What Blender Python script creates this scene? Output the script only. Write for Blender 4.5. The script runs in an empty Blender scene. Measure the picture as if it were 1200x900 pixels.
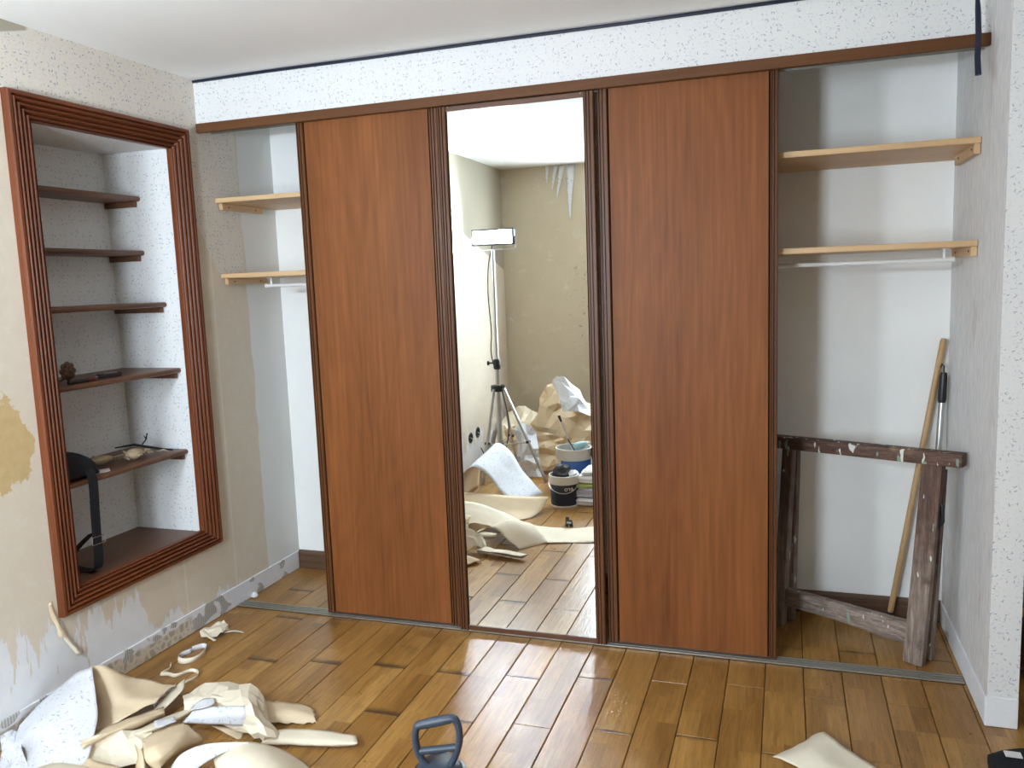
import bpy, bmesh, math, random
from mathutils import Vector, Matrix, noise

scene = bpy.context.scene
COL = scene.collection
PI = math.pi

# ---------------------------------------------------------------- camera, world, exposure
cam_d = bpy.data.cameras.new('camera')
cam = bpy.data.objects.new('camera', cam_d)
COL.objects.link(cam)
cam_d.sensor_width = 36.0
cam_d.lens = 28.804
cam_d.clip_start = 0.02
YAW, PITCH, ROLL = -0.3249, -0.1262, -0.0371
_fw = Vector((math.sin(YAW) * math.cos(PITCH), math.cos(YAW) * math.cos(PITCH), math.sin(PITCH)))
_rt = Vector((math.cos(YAW), -math.sin(YAW), 0))
_up = _rt.cross(_fw)
_r2 = math.cos(ROLL) * _rt + math.sin(ROLL) * _up
_u2 = -math.sin(ROLL) * _rt + math.cos(ROLL) * _up
_m = Matrix((_r2, _u2, -_fw)).transposed().to_4x4()
_m.translation = Vector((2.5673, -3.2317, 1.544))
cam.matrix_world = _m
scene.camera = cam

world = bpy.data.worlds.new('world')
scene.world = world
world.use_nodes = True
world.node_tree.nodes['Background'].inputs[0].default_value = (0.75, 0.85, 1.0, 1)
world.node_tree.nodes['Background'].inputs[1].default_value = 0.3

vs = scene.view_settings
vs.view_transform = 'Standard'
vs.look = 'None'
vs.gamma = 1.0
vs.use_curve_mapping = False
vs.exposure = 0.30
cy = scene.cycles
cy.use_denoising = True
cy.blur_glossy = 0.1
cy.sample_clamp_indirect = 0.0
cy.max_bounces = 10
cy.diffuse_bounces = 6
cy.glossy_bounces = 6

# daylight from the window in the wall behind the camera
sun_d = bpy.data.lights.new('window_daylight', 'AREA')
sun_d.shape = 'RECTANGLE'; sun_d.size = 0.42; sun_d.size_y = 1.2
sun_d.energy = 84.0
sun_d.color = (0.75, 0.87, 1.0)
sun = bpy.data.objects.new('window_daylight', sun_d)
sun.location = (1.29, -3.80, 1.50)
sun.rotation_euler = (math.radians(90), 0, 0)
COL.objects.link(sun)

LAMP = Vector((0.44, -2.76, 1.874))     # floodlight head on its tripod
LAMP_STRENGTH = 345.0
BULB = Vector((1.82, -2.10, 2.27))      # unseen bare bulb, kept as a weak warm fill
BULB_STRENGTH = 95.0

# ---------------------------------------------------------------- helpers
def tag(o, label=None, cat=None, group=None, kind=None):
    if label: o['label'] = label
    if cat: o['category'] = cat
    if group: o['group'] = group
    if kind: o['kind'] = kind
    return o

def empty(name, loc=(0, 0, 0), label=None, cat=None, group=None):
    o = bpy.data.objects.new(name, None)
    o.empty_display_size = 0.05
    o.location = loc
    COL.objects.link(o)
    return tag(o, label, cat, group)

def mesh_of(name, bm, mats, smooth=None):
    me = bpy.data.meshes.new(name)
    bmesh.ops.recalc_face_normals(bm, faces=bm.faces)
    bm.to_mesh(me)
    bm.free()
    for m in (mats if isinstance(mats, (list, tuple)) else [mats]):
        me.materials.append(m)
    if smooth is not None:
        for p in me.polygons: p.use_smooth = True
        try:
            me.set_sharp_from_angle(angle=math.radians(smooth))
        except Exception:
            pass
    return me

def obj(name, bm, mats, parent=None, smooth=None):
    """links a bmesh, given in world metres, as one mesh object (kept in place under its parent)"""
    o = bpy.data.objects.new(name, mesh_of(name, bm, mats, smooth))
    COL.objects.link(o)
    if parent is not None:
        o.parent = parent
        if parent.parent is None: o.location = -parent.location
    return o

def B():
    return bmesh.new()

def add_box(bm, x0, x1, y0, y1, z0, z1, bev=0.0, seg=1, mi=0):
    vs_ = [bm.verts.new((x, y, z)) for x in (x0, x1) for y in (y0, y1) for z in (z0, z1)]
    f = [(0, 1, 3, 2), (4, 6, 7, 5), (0, 4, 5, 1), (2, 3, 7, 6), (0, 2, 6, 4), (1, 5, 7, 3)]
    fs = [bm.faces.new([vs_[i] for i in q]) for q in f]
    for q in fs: q.material_index = mi
    if bev > 0:
        es = list({e for q in fs for e in q.edges})
        bmesh.ops.bevel(bm, geom=es, offset=bev, segments=seg, profile=0.5, affect='EDGES')
    return fs

def box(x0, x1, y0, y1, z0, z1, bev=0.0, seg=1):
    bm = B(); add_box(bm, x0, x1, y0, y1, z0, z1, bev, seg); return bm

def frame_of(d, hint=Vector((0, 0, 1))):
    d = d.normalized()
    if abs(d.dot(hint)) > 0.95: hint = Vector((1, 0, 0))
    a = d.cross(hint).normalized()
    return a, a.cross(d).normalized()

def add_tube(bm, pts, r, n=10, cap=True, mi=0, flat=None):
    """tube along pts; r a number or one per point; flat = (a, b) factors for an oval section"""
    pts = [Vector(p) for p in pts]
    rs = r if isinstance(r, (list, tuple)) else [r] * len(pts)
    rings = []
    a = None
    for i, p in enumerate(pts):
        d = (pts[min(i + 1, len(pts) - 1)] - pts[max(i - 1, 0)])
        if a is None:
            a, b = frame_of(d)
        else:
            d.normalize()
            a = (a - d * a.dot(d)).normalized()
            b = a.cross(d).normalized()
        fa, fb = flat if flat else (1, 1)
        rings.append([bm.verts.new(p + rs[i] * (fa * math.cos(t) * a + fb * math.sin(t) * b)) for t in [2 * PI * k / n for k in range(n)]])
    for i in range(len(rings) - 1):
        for k in range(n):
            f = bm.faces.new((rings[i][k], rings[i][(k + 1) % n], rings[i + 1][(k + 1) % n], rings[i + 1][k]))
            f.material_index = mi
    if cap:
        bm.faces.new(rings[0]).material_index = mi
        bm.faces.new(list(reversed(rings[-1]))).material_index = mi

def tube(pts, r, n=10, **k):
    bm = B(); add_tube(bm, pts, r, n, **k); return bm

def add_lathe(bm, prof, c=(0, 0, 0), n=28, mi=0, close=False):
    c = Vector(c)
    rings = []
    for r, z in prof:
        if r < 1e-5:
            rings.append([bm.verts.new(c + Vector((0, 0, z)))])
        else:
            rings.append([bm.verts.new(c + Vector((r * math.cos(2 * PI * k / n), r * math.sin(2 * PI * k / n), z))) for k in range(n)])
    for a, b in zip(rings, rings[1:]):
        for k in range(n):
            q = [a[k % len(a)], a[(k + 1) % len(a)], b[(k + 1) % len(b)], b[k % len(b)]]
            u = []
            for v in q:
                if v not in u: u.append(v)
            if len(u) >= 3: bm.faces.new(u).material_index = mi

def lathe(prof, c=(0, 0, 0), n=28):
    bm = B(); add_lathe(bm, prof, c, n); return bm

def add_bar(bm, p0, p1, w, h, up=(0, 0, 1), bev=0.0, taper=1.0):
    """rectangular bar from p0 to p1, w across, h along `up`"""
    p0, p1, up = Vector(p0), Vector(p1), Vector(up)
    d = (p1 - p0).normalized()
    a = d.cross(up).normalized()
    b = a.cross(d).normalized()
    v = []
    for p, s in ((p0, 1.0), (p1, taper)):
        for i, j in ((-1, -1), (1, -1), (1, 1), (-1, 1)):
            v.append(bm.verts.new(p + a * (i * w * s / 2) + b * (j * h * s / 2)))
    fs = [bm.faces.new([v[i] for i in q]) for q in ((0, 1, 2, 3), (7, 6, 5, 4), (0, 4, 5, 1), (1, 5, 6, 2), (2, 6, 7, 3), (3, 7, 4, 0))]
    if bev:
        bmesh.ops.bevel(bm, geom=list({e for f in fs for e in f.edges}), offset=bev, segments=2, profile=0.6, affect='EDGES')

def bar(*a, **k):
    bm = B(); add_bar(bm, *a, **k); return bm

def prism_z(poly, z0, z1):
    bm = B()
    lo = [bm.verts.new((x, y, z0)) for x, y in poly]
    hi = [bm.verts.new((x, y, z1)) for x, y in poly]
    n = len(poly)
    bm.faces.new(list(reversed(lo))); bm.faces.new(hi)
    for i in range(n):
        bm.faces.new((lo[i], lo[(i + 1) % n], hi[(i + 1) % n], hi[i]))
    return bm

def prism_x(poly, x0, x1):
    bm = B()
    lo = [bm.verts.new((x0, y, z)) for y, z in poly]
    hi = [bm.verts.new((x1, y, z)) for y, z in poly]
    n = len(poly)
    bm.faces.new(list(reversed(lo))); bm.faces.new(hi)
    for i in range(n):
        bm.faces.new((lo[i], lo[(i + 1) % n], hi[(i + 1) % n], hi[i]))
    return bm

def catmull(pts, n):
    """resample a list of vectors to n points on a Catmull-Rom curve"""
    pts = [Vector(p) for p in pts]
    m = len(pts) - 1
    out = []
    for k in range(n):
        t = k / (n - 1) * m
        i = min(int(t), m - 1)
        u = t - i
        p1, p2 = pts[i], pts[i + 1]
        p0 = pts[i - 1] if i > 0 else p1 * 2 - p2
        p3 = pts[i + 2] if i + 2 <= m else p2 * 2 - p1
        out.append(0.5 * ((2 * p1) + (p2 - p0) * u + (2 * p0 - 5 * p1 + 4 * p2 - p3) * u * u + (3 * p1 - p0 - 3 * p2 + p3) * u ** 3))
    return out

def sheet(name, rows, mats, label, cat='paper', group=None, nu=18, nv=14, crumple=0.004, seed=1, freq=14.0, ragged=0.0, uv_off=(0, 0), parent=None, zmin=0.002, sharp=None, rot=False, facet=False):
    """a sheet of paper through rows of points; the first material lies on the side the rows wind towards, the second on the other"""
    rows = [catmull(r, nu) for r in rows]
    cols = [catmull([r[i] for r in rows], nv) for i in range(nu)]
    rnd = random.Random(seed)
    off = Vector((seed * 3.7, seed * 1.3, seed * 7.1))
    bm = B()
    uvl = bm.loops.layers.uv.new('UVMap')
    grid, uv = [], {}
    ulen = [0.0]
    mid = [c[nv // 2] for c in cols]
    for i in range(1, nu): ulen.append(ulen[-1] + (mid[i] - mid[i - 1]).length)
    vlen = [0.0]
    for j in range(1, nv): vlen.append(vlen[-1] + (cols[nu // 2][j] - cols[nu // 2][j - 1]).length)
    for i in range(nu):
        line = []
        for j in range(nv):
            p = cols[i][j].copy()
            tu = cols[min(i + 1, nu - 1)][j] - cols[max(i - 1, 0)][j]
            tv = cols[i][min(j + 1, nv - 1)] - cols[i][max(j - 1, 0)]
            nrm = tu.cross(tv)
            if nrm.length > 1e-9: nrm.normalize()
            q = p * freq + off
            if facet:
                p = p + (tu * rnd.uniform(-0.16, 0.16) + tv * rnd.uniform(-0.16, 0.16)) * (0 if i in (0, nu - 1) or j in (0, nv - 1) else 1)
            d = 0.5 * noise.noise(q * 0.5 + off) + 1.0 - 2.6 * abs(noise.noise(q * 0.7 + off)) - 1.2 * abs(noise.noise(q * 1.3 - off))
            if facet: d = rnd.uniform(-1, 1) + 0.8 * noise.noise(q * 0.5)
            p = p + nrm * d * crumple
            if ragged:
                e = rnd.uniform(-1, 1) * ragged
                if j == 0: p -= tv.normalized() * e
                if j == nv - 1: p += tv.normalized() * e
                e = rnd.uniform(-1, 1) * ragged
                if i == 0: p -= tu.normalized() * e
                if i == nu - 1: p += tu.normalized() * e
            if p.z < zmin: p.z = zmin + 0.001 * rnd.random()
            v = bm.verts.new(p)
            uv[v] = ((ulen[i] + uv_off[0], vlen[j] + uv_off[1]) if not rot else (vlen[j] + uv_off[1], ulen[i] + uv_off[0]))
            line.append(v)
        grid.append(line)
    for i in range(nu - 1):
        for j in range(nv - 1):
            f = bm.faces.new((grid[i][j], grid[i][j + 1], grid[i + 1][j + 1], grid[i + 1][j]))
            for l in f.loops: l[uvl].uv = uv[l.vert]
    if facet: bmesh.ops.triangulate(bm, faces=bm.faces, quad_method='SHORT_EDGE')
    me = bpy.data.meshes.new(name)
    bm.to_mesh(me); bm.free()
    for m in mats: me.materials.append(m)
    for p in me.polygons: p.use_smooth = not facet
    if sharp: me.set_sharp_from_angle(angle=math.radians(sharp))
    o = bpy.data.objects.new(name, me)
    COL.objects.link(o)
    md = o.modifiers.new('thickness', 'SOLIDIFY')
    md.thickness = 0.0007
    md.offset = -1
    md.material_offset = 1
    md.material_offset_rim = 0
    if parent is not None: o.parent = parent
    if label: tag(o, label, cat, group)
    return o

# ---------------------------------------------------------------- materials
def new_mat(name):
    m = bpy.data.materials.new(name)
    m.use_nodes = True
    nt = m.node_tree
    return m, nt, nt.nodes['Principled BSDF']

class N:
    """small node-building shorthand"""
    def __init__(s, nt): s.nt = nt
    def node(s, t, **k):
        n = s.nt.nodes.new(t)
        for a, b in k.items(): setattr(n, a, b)
        return n
    def put(s, sock, v):
        if hasattr(v, 'is_linked') or hasattr(v, 'links'): s.nt.links.new(v, sock)
        else: sock.default_value = v
    def math(s, op, a, b=0.0, c=None, clamp=False):
        n = s.node('ShaderNodeMath', operation=op, use_clamp=clamp)
        s.put(n.inputs[0], a); s.put(n.inputs[1], b)
        if c is not None: s.put(n.inputs[2], c)
        return n.outputs[0]
    def vmath(s, op, a, b=(0, 0, 0)):
        n = s.node('ShaderNodeVectorMath', operation=op)
        s.put(n.inputs[0], a); s.put(n.inputs[1], b)
        return n.outputs[0]
    def scale(s, a, k):
        n = s.node('ShaderNodeVectorMath', operation='MULTIPLY')
        s.put(n.inputs[0], a); s.put(n.inputs[1], k if not isinstance(k, (int, float)) else (k, k, k))
        return n.outputs[0]
    def sep(s, v):
        n = s.node('ShaderNodeSeparateXYZ'); s.put(n.inputs[0], v); return n.outputs
    def comb(s, x=0.0, y=0.0, z=0.0):
        n = s.node('ShaderNodeCombineXYZ')
        for i, v in enumerate((x, y, z)): s.put(n.inputs[i], v)
        return n.outputs[0]
    def noise(s, vec, scale=5.0, detail=3.0, rough=0.5, dist=0.0, color=False):
        n = s.node('ShaderNodeTexNoise')
        s.put(n.inputs['Vector'], vec)
        n.inputs['Scale'].default_value = scale
        n.inputs['Detail'].default_value = detail
        n.inputs['Roughness'].default_value = rough
        n.inputs['Distortion'].default_value = dist
        return n.outputs['Color' if color else 'Fac']
    def wnoise(s, v):
        n = s.node('ShaderNodeTexWhiteNoise', noise_dimensions='3D'); s.put(n.inputs['Vector'], v); return n.outputs['Value']
    def mix(s, f, a, b):
        n = s.node('ShaderNodeMix', data_type='RGBA')
        s.put(n.inputs['Factor'], f)
        s.put(n.inputs[6], a if not isinstance(a, tuple) else (*a[:3], 1))
        s.put(n.inputs[7], b if not isinstance(b, tuple) else (*b[:3], 1))
        return n.outputs[2]
    def step(s, v, lo, hi):
        n = s.node('ShaderNodeMapRange', interpolation_type='SMOOTHSTEP')
        s.put(n.inputs['Value'], v); s.put(n.inputs['From Min'], lo); s.put(n.inputs['From Max'], hi)
        return n.outputs[0]
    def ramp(s, f, stops):
        n = s.node('ShaderNodeValToRGB')
        el = n.color_ramp.elements
        while len(el) < len(stops): el.new(0.5)
        for e, (p, c) in zip(el, stops): e.position = p; e.color = (*c, 1)
        s.put(n.inputs[0], f)
        return n.outputs[0]
    def bump(s, h, strength=0.2, dist=0.01):
        n = s.node('ShaderNodeBump')
        s.put(n.inputs['Height'], h); n.inputs['Strength'].default_value = strength; n.inputs['Distance'].default_value = dist
        return n.outputs[0]
    def objc(s): return s.node('ShaderNodeTexCoord').outputs['Object']
    def uv(s): return s.node('ShaderNodeTexCoord').outputs['UV']
    def pos(s): return s.node('ShaderNodeNewGeometry').outputs['Position']

def plain(name, col, rough=0.5, metal=0.0, var=0.08, bump=0.0, scale=30.0, spec=0.5):
    m, nt, p = new_mat(name)
    g = N(nt)
    n = g.noise(g.objc(), scale, 4, 0.6)
    dk = tuple(c * (1 - var * 2.2) for c in col); lt = tuple(min(1, c * (1 + var)) for c in col)
    nt.links.new(g.mix(n, dk, lt), p.inputs['Base Color'])
    p.inputs['Roughness'].default_value = rough
    p.inputs['Metallic'].default_value = metal
    p.inputs['Specular IOR Level'].default_value = spec
    if bump: nt.links.new(g.bump(n, bump, 0.005), p.inputs['Normal'])
    return m

def sprigs(g, v2, base, k=1.0):
    """floral sprig print over a base colour; v2 in metres on the paper"""
    def dash(scale, off, ln, wd, dens):
        v = g.vmath('ADD', g.scale(v2, scale), (off, off * 1.7, 0))
        vo = g.node('ShaderNodeTexVoronoi', voronoi_dimensions='2D', feature='F1')
        g.put(vo.inputs['Vector'], v); vo.inputs['Scale'].default_value = 1.0; vo.inputs['Randomness'].default_value = 0.9
        loc = g.vmath('SUBTRACT', v, vo.outputs['Position'])
        c = g.sep(vo.outputs['Color'])
        ro = g.node('ShaderNodeVectorRotate', rotation_type='Z_AXIS')
        g.put(ro.inputs['Vector'], loc); g.put(ro.inputs['Angle'], g.math('MULTIPLY', c[0], 6.28))
        q = g.sep(ro.outputs[0])
        e = g.math('ADD', g.math('POWER', g.math('ABSOLUTE', g.math('DIVIDE', q[0], ln)), 2.0),
                   g.math('POWER', g.math('ABSOLUTE', g.math('DIVIDE', g.math('ADD', q[1], g.math('MULTIPLY', g.math('MULTIPLY', q[0], q[0]), 1.6)), wd)), 2.0))
        m = g.step(e, 1.15, 0.6)
        return g.math('MULTIPLY', m, g.math('LESS_THAN', c[1], dens))
    cl = g.node('ShaderNodeTexVoronoi', voronoi_dimensions='2D', feature='F1')
    g.put(cl.inputs['Vector'], g.scale(v2, 19.0)); cl.inputs['Scale'].default_value = 1.0; cl.inputs['Randomness'].default_value = 0.7
    k_ = g.math('MULTIPLY', g.math('ADD', 0.25, g.step(cl.outputs['Distance'], 0.52, 0.40)), k)
    a = dash(46.0, 3.1, 0.27, 0.075, 0.66)
    b = dash(55.0, 11.3, 0.26, 0.09, 0.7)
    d = dash(70.0, 23.7, 0.17, 0.13, 0.5)
    c = g.mix(g.math('MULTIPLY', g.math('MULTIPLY', b, 0.42), k_), base, (0.36, 0.38, 0.46))
    c = g.mix(g.math('MULTIPLY', g.math('MULTIPLY', d, 0.4), k_), c, (0.42, 0.40, 0.47))
    c = g.mix(g.math('MULTIPLY', g.math('MULTIPLY', a, 0.60), k_), c, (0.21, 0.235, 0.33))
    return c

def wallcoord(g):
    ge = g.node('ShaderNodeNewGeometry')
    s = g.sep(ge.outputs['Position'])
    nz = g.math('ABSOLUTE', g.sep(ge.outputs['True Normal'])[2])
    return s, g.comb(g.math('ADD', s[0], s[1]), g.math('ADD', s[2], g.math('MULTIPLY', nz, g.math('SUBTRACT', s[0], s[1]))), 0.0)

def mat_wallpaper(name, base=(0.80, 0.79, 0.76), uv=False):
    m, nt, p = new_mat(name)
    g = N(nt)
    v2 = g.uv() if uv else wallcoord(g)[1]
    if uv: v2 = g.scale(v2, 0.72)
    c = sprigs(g, v2, base, 0.9 if uv else 1.0)
    nt.links.new(c, p.inputs['Base Color'])
    p.inputs['Roughness'].default_value = 0.7
    p.inputs['Specular IOR Level'].default_value = 0.25
    nt.links.new(g.bump(g.noise(v2, 160, 2, 0.6), 0.08, 0.002), p.inputs['Normal'])
    return m

def mat_backing(name, col):
    m, nt, p = new_mat(name)
    g = N(nt)
    v = g.uv()
    n = g.noise(v, 9.0, 4, 0.6)
    c = g.mix(n, tuple(x * 0.86 for x in col), tuple(min(1, x * 1.08) for x in col))
    nt.links.new(c, p.inputs['Base Color'])
    p.inputs['Roughness'].default_value = 0.75
    p.inputs['Specular IOR Level'].default_value = 0.2
    return m

def mat_left_wall():
    m, nt, p = new_mat('stripped_wall')
    g = N(nt)
    s, v2 = wallcoord(g)
    Y, Z = s[1], s[2]
    vec = g.comb(Y, Z, 0.0)
    n1 = g.noise(vec, 3.0, 5, 0.6)
    n2 = g.noise(vec, 22.0, 4, 0.65)
    base = g.mix(n1, (0.60, 0.525, 0.42), (0.72, 0.645, 0.53))
    base = g.mix(g.math('MULTIPLY', g.step(n2, 0.45, 0.8), 0.25), base, (0.80, 0.77, 0.68))
    # seams of the removed strips
    for yy in (-0.33, 0.02):
        d = g.math('ABSOLUTE', g.math('ADD', Y, -yy))
        d = g.math('ADD', d, g.math('MULTIPLY', g.math('SUBTRACT', g.noise(g.comb(0.0, Z, yy), 18, 3), 0.5), 0.006))
        base = g.mix(g.math('MULTIPLY', g.step(d, 0.006, 0.002), 0.45), base, (0.82, 0.80, 0.72))
    # ochre glue patch
    dy = g.math('DIVIDE', g.math('ADD', Y, 1.20), 0.165)
    dz = g.math('DIVIDE', g.math('ADD', Z, -1.045), 0.185)
    rr = g.math('SQRT', g.math('ADD', g.math('MULTIPLY', dy, dy), g.math('MULTIPLY', dz, dz)))
    rr = g.math('ADD', rr, g.math('MULTIPLY', g.math('SUBTRACT', g.noise(vec, 10, 6, 0.68), 0.5), 1.25))
    och = g.mix(g.noise(vec, 30, 3), (0.48, 0.34, 0.15), (0.62, 0.47, 0.25))
    base = g.mix(g.step(rr, 1.02, 0.97), base, och)
    # torn white plaster low down, in vertical tongues
    st = g.noise(g.comb(g.math('MULTIPLY', Y, 13.0), g.math('MULTIPLY', Z, 2.2), 2.0), 1.0, 4, 0.65)
    lim = g.math('ADD', g.math('MULTIPLY', g.math('SUBTRACT', st, 0.42), g.math('ADD', 0.35, g.math('MULTIPLY', g.step(Y, -0.55, -0.70), 0.75))), g.math('ADD', 0.09, g.math('MULTIPLY', g.step(Y, -0.52, -0.68), 0.11)))
    tw = g.step(g.math('SUBTRACT', lim, Z), 0.0, 0.006)
    tw = g.math('MULTIPLY', tw, g.step(Y, 0.1, 0.0))
    wcol = g.mix(g.noise(vec, 14, 4), (0.66, 0.67, 0.68), (0.80, 0.80, 0.80))
    base = g.mix(tw, base, wcol)
    # grubby torn patch where wall meets ceiling
    cb = g.math('SUBTRACT', Z, g.math('ADD', 2.452, g.math('MULTIPLY', g.math('ADD', Y, 0.98), 0.30)))
    patch = g.math('MULTIPLY', g.step(cb, 0.0, 0.006), g.step(Y, -0.86, -0.88))
    # white-painted closet side
    e = g.math('ADD', Y, g.math('MULTIPLY', g.math('SUBTRACT', g.noise(g.comb(0.0, Z, 0.0), 5, 4), 0.5), 0.05))
    base = g.mix(g.step(e, 0.278, 0.284), base, (0.74, 0.74, 0.71))
    # paper still up
    paper = sprigs(g, v2, (0.72, 0.67, 0.59), 1.3)
    nz = g.math('MULTIPLY', g.math('SUBTRACT', g.noise(vec, 11, 4), 0.5), 0.09)
    a1 = g.step(g.math('ADD', Z, g.math('MULTIPLY', nz, 0.2)), 2.255, 2.26)
    slope = g.math('ADD', 1.62, g.math('MULTIPLY', g.math('MAXIMUM', g.math('SUBTRACT', 0.08, Y), 0.0), 1.6))
    a2 = g.step(g.math('SUBTRACT', g.math('ADD', Z, nz), slope), 0.0, 0.006)
    a2 = g.math('MULTIPLY', a2, g.math('MULTIPLY', g.math('GREATER_THAN', Y, -0.1), g.math('LESS_THAN', Y, 0.27)))
    base = g.mix(g.math('MAXIMUM', g.math('MULTIPLY', a1, g.math('LESS_THAN', Y, 0.27)), a2), base, paper)
    base = g.mix(patch, base, (0.40, 0.36, 0.28))
    nt.links.new(base, p.inputs['Base Color'])
    p.inputs['Roughness'].default_value = 0.8
    p.inputs['Specular IOR Level'].default_value = 0.2
    h = g.math('ADD', g.math('MULTIPLY', n2, 0.3), g.math('MULTIPLY', tw, -0.6))
    nt.links.new(g.bump(h, 0.35, 0.004), p.inputs['Normal'])
    return m

def mat_bare_wall():
    m, nt, p = new_mat('bare_plaster')
    g = N(nt)
    s = g.sep(g.pos())
    vec = g.pos()
    n1 = g.noise(vec, 2.2, 5, 0.6)
    c = g.mix(n1, (0.47, 0.40, 0.29), (0.62, 0.545, 0.42))
    c = g.mix(g.math('MULTIPLY', g.step(g.noise(vec, 7, 5, 0.7), 0.55, 0.7), 0.5), c, (0.66, 0.62, 0.52))
    sp = g.step(g.noise(vec, 26, 4, 0.75), 0.60, 0.66)
    msk = g.math('MULTIPLY', g.step(s[0], 0.72, 0.95), g.math('MULTIPLY', g.step(s[2], 0.8, 1.0), g.step(s[2], 1.9, 1.5)))
    c = g.mix(g.math('MULTIPLY', g.math('MULTIPLY', sp, msk), 0.8), c, (0.12, 0.11, 0.08))
    nt.links.new(c, p.inputs['Base Color'])
    p.inputs['Roughness'].default_value = 0.85
    p.inputs['Specular IOR Level'].default_value = 0.2
    nt.links.new(g.bump(n1, 0.3, 0.02), p.inputs['Normal'])
    return m

def mat_wood(name, dark, light, axis='z', rough=0.4, fine=90.0, rings=8.0, spec=0.5, knots=0.0, bump=0.05, coat=0.0):
    m, nt, p = new_mat(name)
    g = N(nt)
    v = g.objc()
    k = {'x': (0.035, 1, 1), 'y': (1, 0.035, 1), 'z': (1, 1, 0.035)}[axis]
    k2 = {'x': (0.10, 1, 1), 'y': (1, 0.10, 1), 'z': (1, 1, 0.10)}[axis]
    fn = g.noise(g.scale(v, k), fine, 4, 0.65)
    br = g.noise(g.scale(v, k2), rings, 3, 0.5, 0.6)
    f = g.math('ADD', g.math('MULTIPLY', fn, 0.55), g.math('MULTIPLY', br, 0.45))
    if knots:
        cath = g.math('SINE', g.math('MULTIPLY', g.noise(g.scale(v, {'x': (0.16, 1, 1), 'y': (1, 0.16, 1), 'z': (1, 1, 0.16)}[axis]), 3.4, 2, 0.45, 0.3), 95.0))
        f = g.math('ADD', f, g.math('MULTIPLY', cath, 0.024 * knots))
    c = g.ramp(f, [(0.30, dark), (0.52, tuple((a + b) / 2 for a, b in zip(dark, light))), (0.72, light)])
    nt.links.new(c, p.inputs['Base Color'])
    p.inputs['Roughness'].default_value = rough
    p.inputs['Specular IOR Level'].default_value = spec
    p.inputs['Coat Weight'].default_value = coat
    p.inputs['Coat Roughness'].default_value = 0.25
    if bump: nt.links.new(g.bump(fn, bump, 0.003), p.inputs['Normal'])
    return m

def mat_old_wood(name, axis, splash):
    m, nt, p = new_mat(name)
    g = N(nt)
    v = g.pos()
    s = g.sep(v)
    k = {'x': (0.12, 0.25, 1), 'z': (1, 1, 0.07)}[axis]
    fn = g.noise(g.scale(v, k), 95, 5, 0.75)
    br = g.noise(v, 9, 4, 0.65)
    up = g.step(g.math('ADD', s[2], g.math('MULTIPLY', br, 0.6)), 0.55, 0.95)
    worn = g.ramp(fn, [(0.3, (0.10, 0.07, 0.055)), (0.55, (0.27, 0.205, 0.165)), (0.75, (0.46, 0.39, 0.33))])
    red = g.ramp(fn, [(0.3, (0.035, 0.018, 0.012)), (0.55, (0.115, 0.058, 0.038)), (0.78, (0.24, 0.145, 0.10))])
    c = g.mix(up, worn, red)
    c = g.mix(g.math('MULTIPLY', g.step(br, 0.55, 0.72), 0.6), c, (0.06, 0.038, 0.028))
    c = g.mix(g.math('MULTIPLY', g.step(g.noise(v, 5, 3), 0.60, 0.68), 0.5), c, (0.36, 0.22, 0.12))
    drip = g.noise(g.scale(v, (1, 1, 0.3)), 42, 2, 0.5)
    th = 0.70 - 0.06 * splash
    c = g.mix(g.step(drip, th, th + 0.02), c, (0.66, 0.67, 0.60))
    drip2 = g.noise(g.vmath('ADD', g.scale(v, (1, 1, 0.3)), (5, 3, 1)), 36, 2, 0.5)
    c = g.mix(g.step(drip2, th + 0.01, th + 0.03), c, (0.22, 0.30, 0.23))
    nt.links.new(c, p.inputs['Base Color'])
    p.inputs['Roughness'].default_value = 0.7
    nt.links.new(g.bump(fn, 0.5, 0.004), p.inputs['Normal'])
    return m

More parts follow.
